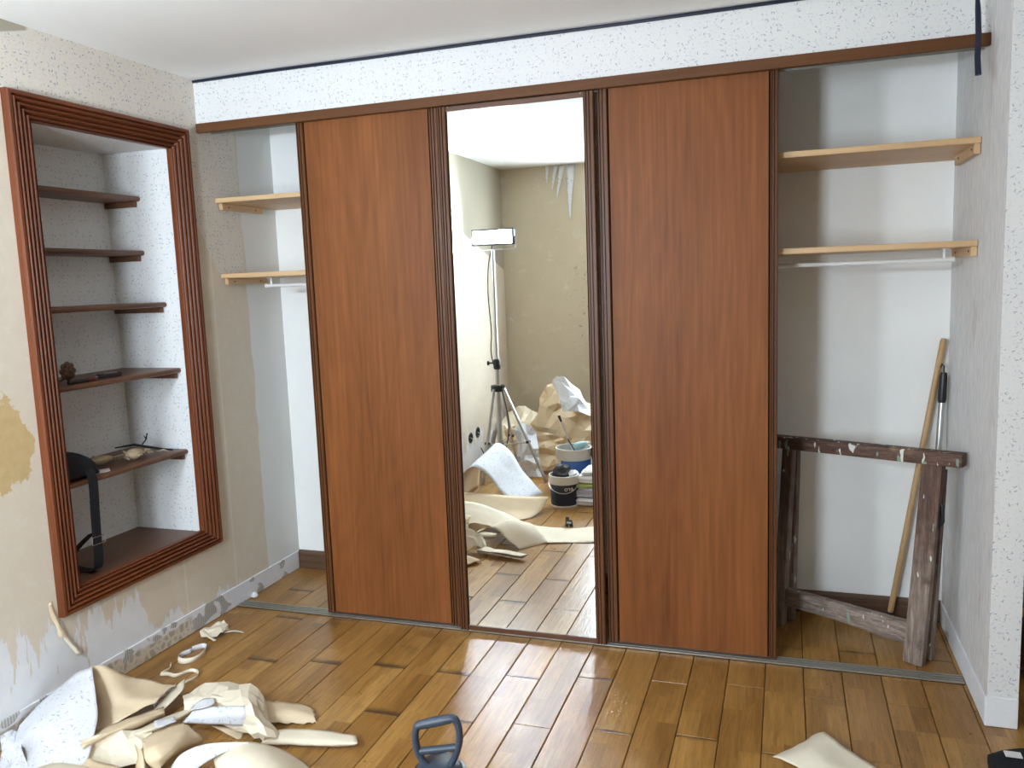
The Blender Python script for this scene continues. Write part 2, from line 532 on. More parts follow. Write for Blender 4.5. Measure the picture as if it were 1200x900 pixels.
PW = 0.139
def mat_plank():
    m, nt, p = new_mat('oak_parquet')
    g = N(nt)
    v = g.pos()
    s = g.sep(v)
    oi = g.node('ShaderNodeObjectInfo').outputs['Random']
    oc = g.sep(g.node('ShaderNodeObjectInfo').outputs['Color'])[0]
    uv = g.sep(g.uv())
    strip = g.math('FLOOR', g.math('DIVIDE', g.math('ADD', s[0], 0.003), PW / 2))
    ph = g.wnoise(g.comb(strip, 7.0, 0.0))
    block = g.math('FLOOR', g.math('ADD', g.math('DIVIDE', s[1], 0.36), g.math('MULTIPLY', ph, 3.0)))
    tone = g.wnoise(g.comb(strip, block, 3.0))
    tone = g.math('ADD', g.math('MULTIPLY', tone, 0.7), g.math('MULTIPLY', oi, 0.3))
    base = g.ramp(tone, [(0.0, (0.245, 0.118, 0.028)), (0.45, (0.355, 0.182, 0.047)), (0.8, (0.425, 0.232, 0.066)), (1.0, (0.49, 0.28, 0.086))])
    gv = g.vmath('ADD', g.scale(v, (1, 0.05, 1)), g.comb(0.0, g.math('MULTIPLY', tone, 9.0), 0.0))
    grain = g.noise(gv, 75, 5, 0.7, 0.8)
    flame = g.noise(g.vmath('ADD', g.scale(v, (1, 0.16, 1)), g.comb(g.math('MULTIPLY', tone, 5.0), 0.0, 0.0)), 26, 3, 0.6, 2.0)
    f = g.math('ADD', g.math('MULTIPLY', grain, 0.6), g.math('MULTIPLY', flame, 0.4))
    c = g.mix(g.step(f, 0.30, 0.66), g.vmath('MULTIPLY', base, (0.66, 0.62, 0.56)), g.vmath('MULTIPLY', base, (1.12, 1.12, 1.12)))
    # water-stained board ends
    vdist = uv[1]
    n3 = g.noise(v, 16, 4, 0.65)
    st = g.math('MULTIPLY', g.step(g.math('ADD', vdist, g.math('MULTIPLY', g.math('SUBTRACT', n3, 0.5), 0.05)), g.math('ADD', 0.020, g.math('MULTIPLY', oc, 0.022)), 0.0), g.math('MAXIMUM', oc, g.step(oi, 0.45, 0.8)))
    c = g.mix(g.math('MULTIPLY', st, 0.85), c, (0.045, 0.026, 0.015))
    # loose dark stains
    n4 = g.noise(v, 2.6, 5, 0.62)
    c = g.mix(g.math('MULTIPLY', g.step(n4, 0.60, 0.74), 0.55), c, (0.10, 0.055, 0.022))
    # worm-like specks towards the right side of the room
    sk = g.step(g.noise(g.scale(v, (1, 0.45, 1)), 120, 2, 0.5), 0.66, 0.70)
    mk = g.math('MULTIPLY', g.step(s[0], 2.5, 2.8), g.step(g.noise(v, 5, 3), 0.42, 0.55))
    c = g.mix(g.math('MULTIPLY', g.math('MULTIPLY', sk, mk), 0.7), c, (0.05, 0.028, 0.015))
    nt.links.new(c, p.inputs['Base Color'])
    rg = g.math('ADD', 0.22, g.math('MULTIPLY', g.noise(v, 9, 4, 0.6), 0.18))
    nt.links.new(rg, p.inputs['Roughness'])
    p.inputs['Specular IOR Level'].default_value = 0.55
    nt.links.new(g.bump(g.math('ADD', g.math('MULTIPLY', g.noise(v, 130, 2, 0.5), 0.7), g.math('ADD', grain, g.math('MULTIPLY', flame, 0.5))), 0.2, 0.004), p.inputs['Normal'])
    return m

def mat_emit(name, col, strength):
    m, nt, p = new_mat(name)
    p.inputs['Base Color'].default_value = (0.8, 0.8, 0.8, 1)
    p.inputs['Emission Color'].default_value = (*col, 1)
    p.inputs['Emission Strength'].default_value = strength
    return m

def mat_mirror():
    m, nt, p = new_mat('mirror_glass')
    g = N(nt)
    v = g.objc()
    dust = g.step(g.noise(v, 85, 2, 0.5), 0.74, 0.78)
    p.inputs['Metallic'].default_value = 1.0
    nt.links.new(g.mix(g.math('MULTIPLY', dust, 0.12), (0.90, 0.92, 0.90), (0.75, 0.76, 0.74)), p.inputs['Base Color'])
    p.inputs['Roughness'].default_value = 0.0
    return m

def mat_pane():
    m, nt, p = new_mat('window_pane')
    p.inputs['Base Color'].default_value = (0.9, 0.95, 0.95, 1)
    p.inputs['Roughness'].default_value = 0.05
    p.inputs['Alpha'].default_value = 0.08
    return m

def mat_stained_skirting():
    m, nt, p = new_mat('scraped_plaster_band')
    g = N(nt)
    s = g.sep(g.pos())
    vec = g.comb(s[1], s[2], 0.0)
    n = g.noise(vec, 8.5, 2, 0.5, 0.4)
    lines = g.node('ShaderNodeTexWave', wave_type='BANDS', bands_direction='X')
    g.put(lines.inputs['Vector'], vec); lines.inputs['Scale'].default_value = 28; lines.inputs['Distortion'].default_value = 2.0
    c = g.mix(g.noise(vec, 20, 4), (0.66, 0.66, 0.68), (0.80, 0.80, 0.82))
    grey = g.mix(lines.outputs['Fac'], (0.30, 0.28, 0.26), (0.52, 0.50, 0.47))
    c = g.mix(g.step(n, 0.565, 0.585), c, grey)
    # glue ridges left where the old board sat, nearer the room
    wv = g.node('ShaderNodeTexVoronoi', feature='DISTANCE_TO_EDGE')
    g.put(wv.inputs['Vector'], vec); wv.inputs['Scale'].default_value = 26
    tan = g.mix(g.step(wv.outputs['Distance'], 0.0, 0.25), (0.62, 0.56, 0.45), (0.38, 0.33, 0.26))
    c = g.mix(g.math('MULTIPLY', g.step(s[1], -0.28, -0.36), g.step(g.math('ADD', s[2], g.math('MULTIPLY', n, 0.12)), 0.135, 0.12)), c, tan)
    nt.links.new(c, p.inputs['Base Color'])
    p.inputs['Roughness'].default_value = 0.85
    nt.links.new(g.bump(n, 0.3, 0.006), p.inputs['Normal'])
    return m

def mat_partition_side():
    m, nt, p = new_mat('grey_striated_wallpaper')
    g = N(nt)
    v = g.pos()
    n = g.noise(g.scale(v, (1, 1, 0.08)), 190, 3, 0.7)
    c = g.mix(g.step(n, 0.35, 0.7), (0.60, 0.59, 0.59), (0.80, 0.79, 0.77))
    bl = g.noise(g.scale(v, (1, 1, 0.5)), 5.5, 3, 0.6)
    c = g.mix(g.math('MULTIPLY', g.step(bl, 0.60, 0.66), 0.35), c, (0.46, 0.38, 0.35))
    nt.links.new(c, p.inputs['Base Color'])
    p.inputs['Roughness'].default_value = 0.75
    nt.links.new(g.bump(n, 0.2, 0.002), p.inputs['Normal'])
    return m

M = {}
M['paper_wall'] = mat_wallpaper('sprig_wallpaper', (0.71, 0.71, 0.695))
M['paper_sheet'] = mat_wallpaper('sprig_wallpaper_sheet', (0.66, 0.67, 0.70), uv=True)
M['backing'] = mat_backing('paper_backing_beige', (0.71, 0.57, 0.385))
M['backing_pale'] = mat_backing('paper_backing_cream', (0.81, 0.725, 0.565))
M['left_wall'] = mat_left_wall()
M['bare'] = mat_bare_wall()
M['ceiling'] = plain('white_ceiling_paint', (0.86, 0.86, 0.84), 0.85, var=0.02, scale=3.0)
M['white'] = plain('white_wall_paint', (0.86, 0.86, 0.83), 0.8, var=0.03, scale=5.0)
M['door'] = mat_wood('mahogany_laminate', (0.130, 0.040, 0.009), (0.264, 0.091, 0.024), 'z', 0.5, 70, 5, 0.22, knots=1.0)
M['stile'] = mat_wood('dark_mahogany_stile', (0.068, 0.023, 0.008), (0.165, 0.063, 0.022), 'z', 0.42, 60, 6, 0.28)
M['rail'] = mat_wood('dark_mahogany_rail', (0.07, 0.025, 0.010), (0.15, 0.058, 0.024), 'x', 0.35, 60, 6)
M['fascia'] = mat_wood('brown_fascia_board', (0.095, 0.037, 0.013), (0.15, 0.064, 0.025), 'x', 0.5, 60, 6, 0.2)
M['frame_y'] = mat_wood('reddish_reeded_frame_level', (0.082, 0.021, 0.008), (0.215, 0.062, 0.021), 'y', 0.38, 60, 6, 0.3)
M['frame_z'] = mat_wood('reddish_reeded_frame_upright', (0.082, 0.021, 0.008), (0.215, 0.062, 0.021), 'z', 0.38, 60, 6, 0.3)
M['shelf_dark'] = mat_wood('dark_stained_shelf', (0.075, 0.03, 0.014), (0.17, 0.078, 0.038), 'y', 0.4, 55, 6)
M['pine'] = mat_wood('pale_shelf_pine', (0.50, 0.31, 0.15), (0.68, 0.47, 0.26), 'x', 0.5, 50, 7)
M['pine_y'] = mat_wood('pale_cleat_pine', (0.48, 0.30, 0.15), (0.66, 0.45, 0.25), 'y', 0.5, 50, 7)
M['stick'] = mat_wood('broom_handle_wood', (0.40, 0.24, 0.10), (0.58, 0.38, 0.19), 'z', 0.45, 60, 8)
M['skirting'] = mat_wood('dark_oak_skirting', (0.05, 0.024, 0.012), (0.16, 0.085, 0.045), 'x', 0.5, 45, 6)
M['old_wood'] = mat_old_wood('weathered_trestle_leg_wood', 'z', 0.2)
M['old_beam'] = mat_old_wood('paint_splashed_trestle_beam_wood', 'x', 1.0)
M['old_rail'] = mat_old_wood('worn_trestle_rail_wood', 'x', 0.1)
M['plank'] = mat_plank()
M['subfloor'] = plain('dark_gap_between_boards', (0.03, 0.018, 0.01), 0.9)
M['mirror'] = mat_mirror()
M['alu'] = plain('brushed_aluminium', (0.62, 0.62, 0.60), 0.32, 1.0, 0.05)
M['alu_old'] = plain('dull_aluminium_track', (0.50, 0.48, 0.43), 0.4, 0.9, 0.1)
M['rod_white'] = plain('white_enamel_rod', (0.80, 0.80, 0.78), 0.35, 0.0, 0.02)
M['black'] = plain('black_plastic', (0.012, 0.012, 0.014), 0.4, 0.0, 0.1)
M['black_cloth'] = plain('black_webbing', (0.006, 0.0065, 0.010), 0.9, 0.0, 0.2, 0.2, 200)
M['gap'] = plain('dark_recess', (0.01, 0.006, 0.005), 0.8)
M['navy_cord'] = plain('navy_ribbon', (0.008, 0.012, 0.034), 0.3, 0.0, 0.2)
M['tool_blue'] = plain('slate_blue_plastic', (0.040, 0.055, 0.080), 0.42, 0.0, 0.05)
M['skirt_white'] = mat_stained_skirting()
M['partition'] = mat_partition_side()
M['bucket_navy'] = plain('navy_bucket_plastic', (0.012, 0.022, 0.045), 0.35, 0, 0.05)
M['bucket_blue'] = plain('bright_blue_bucket_label', (0.02, 0.11, 0.42), 0.35, 0, 0.05)
M['bucket_white'] = plain('white_bucket_plastic', (0.74, 0.74, 0.70), 0.4, 0, 0.06, scale=12)
M['wire'] = plain('galvanised_wire', (0.5, 0.5, 0.5), 0.35, 1.0)
M['cloth_white'] = plain('white_folded_cloth', (0.74, 0.73, 0.72), 0.9, 0, 0.08, 0.3, 60)
M['cloth_grey'] = plain('grey_lilac_folded_cloth', (0.46, 0.46, 0.54), 0.9, 0, 0.15, 0.3, 60)
M['cloth_green'] = plain('lime_green_cloth', (0.42, 0.50, 0.14), 0.85, 0, 0.1, 0.2, 60)
M['rag'] = plain('dark_grey_rag', (0.05, 0.05, 0.055), 0.8, 0, 0.3, 0.3, 40)
M['bottle'] = plain('pale_blue_bottle_plastic', (0.35, 0.60, 0.70), 0.3, 0, 0.05)
M['pink'] = plain('salmon_label', (0.62, 0.28, 0.22), 0.6)
M['dried'] = plain('dried_husk', (0.50, 0.38, 0.24), 0.8, 0, 0.25, 0.2, 40)
M['bronze'] = plain('dark_bronze', (0.09, 0.045, 0.022), 0.5, 0.3, 0.2)
M['maroon'] = plain('maroon_plastic', (0.10, 0.018, 0.014), 0.4)
M['lamp_glow'] = mat_emit('floodlight_leds', (0.74, 0.87, 1.0), LAMP_STRENGTH)
M['bulb_glow'] = mat_emit('lit_bulb', (1.0, 0.88, 0.70), BULB_STRENGTH)
M['pane'] = mat_pane()
M['yellowed'] = mat_backing('yellowed_paper', (0.72, 0.56, 0.26))
M['scrap'] = mat_backing('cream_scrap_paper', (0.78, 0.72, 0.58))
M['brick_white'] = plain('scraped_white_plaster', (0.76, 0.77, 0.79), 0.85, 0, 0.06, 0.3, 18)

# ================================================================ the room shell
W, D, H = 3.2129, 0.5705, 2.5          # wardrobe width, its depth, ceiling height
FB, FT = 2.2624, 2.3034                # wooden fascia board, bottom and top
NY0, NY1, NZ0, NZ1, ND = -0.905, -0.195, 0.44, 2.172, 0.37   # niche opening and its depth
RX, BY = 4.6, -3.715                   # right wall, back wall

def struct(name, bm, mats, label, parent=None, smooth=None):
    o = obj(name, bm, mats, parent, smooth)
    if parent is None: tag(o, label, None, None, 'structure')
    return o

# floor: dark bed with every board laid as its own piece
floor = struct('floor', box(-0.1, RX, BY - 0.05, 0.72, -0.06, -0.014), M['subfloor'], 'worn oak parquet floor of staggered boards')
plank_meshes = {}
def plank_mesh(L):
    L = round(L, 3)
    if L in plank_meshes: return plank_meshes[L]
    bm = B()
    w, g_, h, b = PW / 2 - 0.0012, 0.0012, 0.014, 0.0022
    uvl = bm.loops.layers.uv.new('UVMap')
    prof = [(-w, -h), (-w, -b), (-w + b, 0), (w - b, 0), (w, -b), (w, -h)]
    cuts = [0.0, b, 0.03, L / 2, L - 0.03, L - b, L]
    rows = []
    for y in cuts:
        dz = -b if y in (0.0, L) else 0
        rows.append([bm.verts.new((x, min(max(y, g_), L - g_), min(z, 0) + (dz if z > -h else 0))) for x, z in prof])
    for a, c in zip(rows, rows[1:]):
        for i in range(len(prof) - 1): bm.faces.new((a[i], a[i + 1], c[i + 1], c[i]))
    bm.faces.new(rows[0]); bm.faces.new(list(reversed(rows[-1])))
    bmesh.ops.recalc_face_normals(bm, faces=bm.faces)
    for f in bm.faces:
        for l in f.loops:
            y = l.vert.co.y
            l[uvl].uv = (l.vert.co.x / PW + 0.5, min(y, L - y))
    me = bpy.data.meshes.new('plank')
    bm.to_mesh(me); bm.free()
    me.materials.append(M['plank'])
    plank_meshes[L] = me
    return me

rnd = random.Random(5)
LP = 0.78
ncol = int(RX / PW) + 1
for c in range(ncol):
    x = -0.003 + PW * (c + 0.5)
    if x + PW / 2 > RX: break
    y = -0.213 - 0.02 * max(0, 17 - c) if c % 2 == 1 else -0.62 - 0.015 * max(0, 16 - c)
    cuts = [y + k * LP + rnd.choice((0, 0, -0.02, 0.015)) for k in range(-6, 3)]
    cuts = [q for q in cuts if BY + 0.1 < q < D - 0.08]
    cuts = [BY] + cuts + [D]
    for a, b in zip(cuts, cuts[1:]):
        o = bpy.data.objects.new('plank', plank_mesh(b - a))
        o.location = (x, a, rnd.uniform(-0.0012, 0.0))
        wet = (c in (3, 5, 7, 8, 9) and -0.9 < a < -0.2) or (c in (1, 2) and b > 0.3)
        o.color = ((1.0 if wet else 0.0), 0, 0, 1)
        COL.objects.link(o)
        o.parent = floor

# ceiling
struct('ceiling', box(-0.6, RX + 0.1, BY - 0.1, 0.75, H, H + 0.1), M['ceiling'], 'plain white painted ceiling')

# left wall, with the niche cut into it and a chimney breast at the far end of the room
bm = B()
T = 0.10
add_box(bm, -T, 0, -2.45, NY0, 0, H)
add_box(bm, -T, 0, NY1, D + 0.15, 0, H)
add_box(bm, -T, 0, NY0, NY1, 0, NZ0 - 0.02)
add_box(bm, -T, 0, NY0, NY1, NZ1, H)
struct('wall_left', bm, M['left_wall'], 'half-stripped left wall, cream backing with paper left at top')
struct('wall_chimney', box(-T, 0.20, BY, -2.45, 0, H), M['left_wall'], 'stripped chimney breast beside the tripod light')
bm = B()
add_box(bm, -ND - 0.05, -ND, NY0 - 0.05, NY1 + 0.05, NZ0 - 0.05, NZ1 + 0.05)
add_box(bm, -ND, -T, NY0 - 0.05, NY0, NZ0 - 0.05, NZ1 + 0.05)
add_box(bm, -ND, -T, NY1, NY1 + 0.05, NZ0 - 0.05, NZ1 + 0.05)
add_box(bm, -ND, -T, NY0, NY1, NZ1, NZ1 + 0.05)
for y0, y1 in ((NY0 - 0.0015, NY0 + 0.0015), (NY1 - 0.0015, NY1 + 0.0015)):
    add_box(bm, -T, 0, y0, y1, NZ0, NZ1)
add_box(bm, -T, 0, NY0, NY1, NZ1 - 0.0015, NZ1 + 0.0015)
struct('wall_niche', bm, M['paper_wall'], 'wall niche lined with sprigged white wallpaper')

# closet back wall and the papered bulkhead over the doors
struct('wall_closet', box(-T, RX, D, D + 0.1, 0, H), M['white'], 'plain white back wall inside the wardrobe')
struct('wall_bulkhead', box(0, W, 0.0, 0.09, FT - 0.005, H), M['paper_wall'], 'sprig-papered bulkhead above the wardrobe doors')
# partition at the right end
bm = B()
fs = add_box(bm, W, W + 0.092, -0.2872, D, 0.0, H)
fs[2].material_index = 1
for f in fs:
    f.normal_update()
    f.material_index = 1 if f.calc_center_median().y < -0.28 or f.calc_center_median().x > W + 0.09 else 0
part = struct('wall_partition', bm, [M['partition'], M['paper_wall']], 'end partition of the wardrobe, grey-papered inside, sprigged on its edge')
struct('wall_right', box(RX, RX + 0.1, BY - 0.1, D + 0.1, 0, H), M['white'], 'plain right wall of the room outside the picture')
bm = B()
WX0, WX1, WZ0, WZ1 = 1.05, 1.53, 0.86, 2.14
add_box(bm, -T, WX0, BY - 0.1, BY, 0, H)
add_box(bm, WX1, RX + 0.1, BY - 0.1, BY, 0, H)
add_box(bm, WX0, WX1, BY - 0.1, BY, 0, WZ0)
add_box(bm, WX0, WX1, BY - 0.1, BY, WZ1, H)
struct('wall_back', bm, M['bare'], 'bare brown plaster wall seen in the mirror')
win = empty('window_1', ((WX0 + WX1) / 2, BY, WZ0), 'plain white window in the wall behind the viewer')
win['kind'] = 'structure'
for x0, x1, z0, z1 in ((WX0, WX0 + 0.03, WZ0, WZ1), (WX1 - 0.03, WX1, WZ0, WZ1), (WX0 + 0.03, WX1 - 0.03, WZ0, WZ0 + 0.04), (WX0 + 0.03, WX1 - 0.03, WZ1 - 0.04, WZ1)):
    obj('window_frame', box(x0, x1, BY - 0.07, BY - 0.02, z0, z1, 0.004), M['rod_white'], win)
for x0, x1 in ((WX0 + 0.03, WX1 - 0.03),):
    obj('pane', box(x0, x1, BY - 0.047, BY - 0.043, WZ0 + 0.04, WZ1 - 0.04), M['pane'], win)

# fascia board and skirtings
struct('trim_1', box(0.006, W - 0.002, -0.016, 0.004, FB, FT, 0.002), M['fascia'], 'brown wooden fascia board along the top of the wardrobe')
def skirting(name, x0, x1, label):
    prof = [(D, 0.0), (D - 0.018, 0.0), (D - 0.018, 0.062), (D - 0.014, 0.066), (D - 0.016, 0.070), (D - 0.016, 0.085), (D - 0.011, 0.094), (D - 0.005, 0.098), (D, 0.099)]
    struct(name, prism_x(prof, x0, x1), M['skirting'], label)
skirting('baseboard_back', 0.003, W - 0.004, 'dark wooden skirting along the back of the wardrobe')
bm = B()
add_box(bm, 0, 0.007, -2.44, D - 0.02, 0, 0.098, 0.002)
struct('baseboard_left', bm, M['skirt_white'], 'scraped white plaster band where the left skirting was removed')
bm = B()
add_box(bm, W - 0.006, W, -0.286, D - 0.02, 0, 0.10, 0.002)
add_box(bm, W - 0.006, W + 0.092, -0.293, -0.2868, 0, 0.105, 0.002)
struct('baseboard_right', bm, M['brick_white'], 'scraped white plaster band at the foot of the partition')
struct('trim_2', tube([(0.003, -0.004, 2.491), (0.4, -0.005, 2.493), (0.9, -0.006, 2.491), (1.5, -0.006, 2.492), (2.0, -0.005, 2.491), (2.6, -0.006, 2.493), (3.0, -0.007, 2.492)], 0.0075, 8, flat=(1.0, 0.9)), M['navy_cord'], 'navy ribbon edging between ceiling and bulkhead', None, 40)
cord = obj('hanging_ribbon', tube([(2.99, -0.007, 2.493), (3.06, -0.03, 2.475), (3.12, -0.075, 2.44), (3.150, -0.10, 2.40), (3.153, -0.10, 2.36), (3.157, -0.101, 2.28), (3.156, -0.10, 2.21), (3.160, -0.10, 2.152)], [0.0065, 0.006, 0.006, 0.0065, 0.009, 0.0095, 0.0095, 0.010], 8), M['navy_cord'], None, 40)
tag(cord, 'loose navy ribbon end dangling in front of the fascia at the right', 'ribbon')

# ================================================================ wardrobe tracks and doors
trk = empty('floor_track', (0, 0, 0), 'dull aluminium sliding-door track on the floor', 'track')
bm = B(); add_box(bm, 0.012, W - 0.012, -0.008, 0.052, 0.0, 0.003); obj('base_strip', bm, M['gap'], trk)
for y in (-0.010, 0.008, 0.026, 0.044):
    obj('guide_rib', box(0.012, W - 0.012, y, y + 0.009, 0.003, 0.009, 0.001), M['alu_old'], trk)
trk2 = empty('top_track', (0, 0, FB), 'aluminium top track under the fascia board', 'track')
bm = B(); add_box(bm, 0.012, W - 0.004, 0.005, 0.085, FB + 0.028, FB + 0.034); obj('channel', bm, M['alu_old'], trk2)
for y in (0.006, 0.044, 0.082):
    obj('guide_rib', box(0.012, W - 0.004, y, y + 0.003, FB + 0.009, FB + 0.028), M['alu_old'], trk2)

def stile(x0, x1, y0, y1, z0, z1):
    """fluted upright: grooves on the face"""
    w = x1 - x0
    pts = [(x0, y1), (x0, y0 + 0.004), (x0 + 0.003, y0)]
    for a in (0.30, 0.62):
        c = x0 + w * a
        pts += [(c - 0.0045, y0), (c - 0.003, y0 + 0.007), (c + 0.003, y0 + 0.007), (c + 0.0045, y0)]
    pts += [(x1 - 0.003, y0), (x1, y0 + 0.004), (x1, y1)]
    return prism_z(list(reversed(pts)), z0, z1)

def wardrobe_door(xs, y0, mirror, label):
    xa, xb, xc, xd = xs
    y1 = y0 + 0.028
    z0, z1 = 0.012, (FB - 0.006 if mirror else FB + 0.008)
    t = empty('sliding_door', ((xa + xd) / 2, y0, 0.0), label, 'door')
    obj('stile', stile(xa, xb, y0, y1, z0, z1), M['stile'], t)
    obj('stile', stile(xc, xd, y0, y1, z0, z1), M['stile'], t)
    rh = 0.020
    rb = 0.022 if mirror else 0.006
    obj('rail', box(xb, xc, y0 + 0.004, y1, z0, z0 + rb, 0.002), M['rail'], t)
    obj('rail', box(xb, xc, y0 + 0.004, y1, z1 - (rh if mirror else 0.006), z1, 0.002), M['rail'], t)
    zb, zt = z0 + rb, z1 - (rh if mirror else 0.006)
    if mirror:
        obj('mirror_pane', box(xb + 0.005, xc - 0.005, y0 + 0.010, y0 + 0.014, zb, zt), M['mirror'], t)
        obj('backing_board', box(xb, xc, y0 + 0.016, y0 + 0.024, zb, zt), M['gap'], t)
        for x in (xb + 0.006, xc - 0.018):
            obj('screw', lathe([(0.0, 0.003), (0.004, 0.003), (0.004, 0.0)], (x + 0.006, y0 - 0.001, z1 - 0.006), 8), M['alu'], t)
    else:
        # gaps kept dark by the backing board's near-black colour, then the flush laminate panel
        obj('panel', box(xb + 0.006, xc - 0.006, y0 + 0.006, y0 + 0.018, zb, zt), M['door'], t)
        obj('backing_board', box(xb, xc, y0 + 0.019, y0 + 0.026, zb, zt), M['gap'], t)
    return t

wardrobe_door((0.510, 0.545, 1.150, 1.190), 0.012, False, 'left wooden wardrobe door between the mirror and the left opening')
wardrobe_door((1.203, 1.240, 1.821, 1.858), -0.022, True, 'full-height mirrored sliding wardrobe door in the middle')
wardrobe_door((1.865, 1.904, 2.510, 2.538), 0.012, False, 'right wooden wardrobe door between the mirror and the trestle opening')
# the uprights stand a hair apart: dark rebate strips behind the joints
for x0, x1 in ((1.188, 1.198), (1.856, 1.867)):
    pass

# ================================================================ niche: reeded frame and shelves
FO = (-1.005, -0.0862, 0.3577, 2.265)      # outer rectangle y0 y1 z0 z1
FI = (NY0 + 0.003, NY1 - 0.003, NZ0 + 0.004, NZ1 - 0.004)
prof = [(0.0, 0.0), (0.0, 0.024), (0.06, 0.030), (0.16, 0.030)]
for k in range(4):
    a, b = 0.18 + k * 0.19, 0.18 + (k + 1) * 0.19
    top = 0.030 - k * 0.0035
    prof += [(a + 0.015, top - 0.015)]
    for q in range(1, 6):
        u = q / 6
        prof.append((a + 0.015 + (b - a - 0.03) * u, top - 0.015 + 0.015 * math.sin(PI * u) ** 0.7))
    prof += [(b - 0.012, top - 0.015)]
prof += [(0.97, 0.014), (1.0, 0.010), (1.0, -0.012)]
def rect(t):
    return [FO[i] + (FI[i] - FO[i]) * t for i in range(4)]
def corner(i, t):
    y0, y1, z0, z1 = rect(t)
    return [(y0, z0), (y1, z0), (y1, z1), (y0, z1)][i % 4]
fr = empty('niche_surround', (0.0, -0.55, 0.36), 'reddish-brown reeded wooden frame around the wall niche', 'frame')
for side in range(4):
    bm = B()
    A = [bm.verts.new((h, *corner(side, t))) for t, h in prof]
    C = [bm.verts.new((h, *corner(side + 1, t))) for t, h in prof]
    for i in range(len(prof) - 1): bm.faces.new((A[i], C[i], C[i + 1], A[i + 1]))
    bm.faces.new((A[-1], C[-1], C[0], A[0]))
    bm.faces.new(A); bm.faces.new(list(reversed(C)))
    obj('moulding', bm, M['frame_y'] if side % 2 == 0 else M['frame_z'], fr, 35)

sill = obj('niche_base_board', box(-ND + 0.002, 0.004, NY0 + 0.004, NY1 - 0.004, NZ0 - 0.018, NZ0 + 0.0, 0.001), M['shelf_dark'])
tag(sill, 'dark brown board forming the floor of the niche', 'board')

def nose_board(x0, x1, y0, y1, z0, z1, mat, name, parent):
    """board with a rounded front edge towards +x"""
    h = (z1 - z0) / 2
    poly = [(x0, z0), (x1 - h, z0)] + [(x1 - h + h * math.sin(a), z0 + h - h * math.cos(a)) for a in [PI * k / 6 for k in range(1, 6)]] + [(x1 - h, z1), (x0, z1)]
    bm = B()
    lo = [bm.verts.new((x, y0, z)) for x, z in poly]
    hi = [bm.verts.new((x, y1, z)) for x, z in poly]
    n = len(poly)
    bm.faces.new(lo); bm.faces.new(list(reversed(hi)))
    for i in range(n): bm.faces.new((lo[i], lo[(i + 1) % n], hi[(i + 1) % n], hi[i]))
    return obj(name, bm, mat, parent, 40)

shelf_z = [1.965, 1.725, 1.491, 1.192, 0.816]
shelf_x = [-0.178, -0.182, -0.084, -0.037, -0.037]
shelf_lab = ['shallow topmost dark shelf in the wall niche', 'shallow empty niche shelf, second from the top', 'empty middle shelf of the wall niche',
             'niche shelf carrying the bronze flower and penknife', 'lowest niche shelf carrying the black bag and dried sprigs']
for z, x, lab in zip(shelf_z, shelf_x, shelf_lab):
    t = empty('niche_shelf', (-ND / 2, -0.55, z), lab, 'shelf', 'dark shelves in the niche')
    nose_board(-ND + 0.002, x, NY0 + 0.004, NY1 - 0.003, z - 0.010, z + 0.012, M['shelf_dark'], 'board', t)
    for y in (NY0 + 0.004, NY1 - 0.021):
        obj('cleat', box(-ND + 0.002, x - 0.02, y, y + 0.018, z - 0.035, z - 0.0105, 0.002), M['shelf_dark'], t)
S4, S5 = 1.204, 0.828

# things on the niche shelves
t = empty('bronze_flower', (-0.16, -0.80, S4), 'small dark bronze flower with a stem on the niche shelf', 'ornament')
c = Vector((-0.075, -0.775, S4 + 0.052))
bm = B()
for ring_n, rad, sz, dx in ((8, 0.026, 0.013, -0.004), (6, 0.015, 0.012, 0.004)):
    for k in range(ring_n):
        a = (k + 0.5 * (ring_n == 6)) * 2 * PI / ring_n
        d = Vector((0, math.cos(a), math.sin(a)))
        q = c + d * rad + Vector((dx, 0, 0))
        add_tube(bm, [q - Vector((sz * 0.5, 0, 0)), q - Vector((sz * 0.35, 0, 0)), q, q + Vector((sz * 0.35, 0, 0)), q + Vector((sz * 0.5, 0, 0))], [sz * 0.3, sz * 0.8, sz, sz * 0.8, sz * 0.3], 10)
obj('petals', bm, M['bronze'], t, 50)
obj('flower_heart', lathe([(0, -0.008), (0.009, -0.004), (0.011, 0.003), (0.006, 0.010), (0, 0.011)], c + Vector((0.008, 0, 0)), 10), M['bronze'], t, 50)
obj('stem', tube([c + Vector((-0.004, 0, -0.01)), c + Vector((-0.01, -0.02, -0.03)), (-0.09, -0.83, S4 + 0.012), (-0.10, -0.86, S4 + 0.006)], 0.004, 7), M['bronze'], t, 50)

t = empty('penknife', (-0.10, -0.66, S4), 'black folding penknife lying on the niche shelf', 'knife')
obj('handle', bar((-0.09, -0.62, S4 + 0.012), (-0.075, -0.515, S4 + 0.012), 0.022, 0.018, bev=0.005), M['black'], t)
obj('blade', bar((-0.091, -0.622, S4 + 0.012), (-0.102, -0.70, S4 + 0.010), 0.012, 0.003, taper=0.35), M['alu'], t)
obj('clip', bar((-0.078, -0.60, S4 + 0.0215), (-0.068, -0.54, S4 + 0.0215), 0.006, 0.003), M['wire'], t)
t = empty('marker_pen', (-0.06, -0.74, S4), 'maroon and black marker pen lying near the shelf edge', 'pen')
obj('barrel', tube([(-0.055, -0.80, S4 + 0.009), (-0.062, -0.70, S4 + 0.009)], 0.008, 10), M['black'], t, 40)
obj('cap', tube([(-0.062, -0.70, S4 + 0.009), (-0.0645, -0.665, S4 + 0.009), (-0.065, -0.655, S4 + 0.009)], [0.009, 0.009, 0.006], 10), M['maroon'], t, 40)

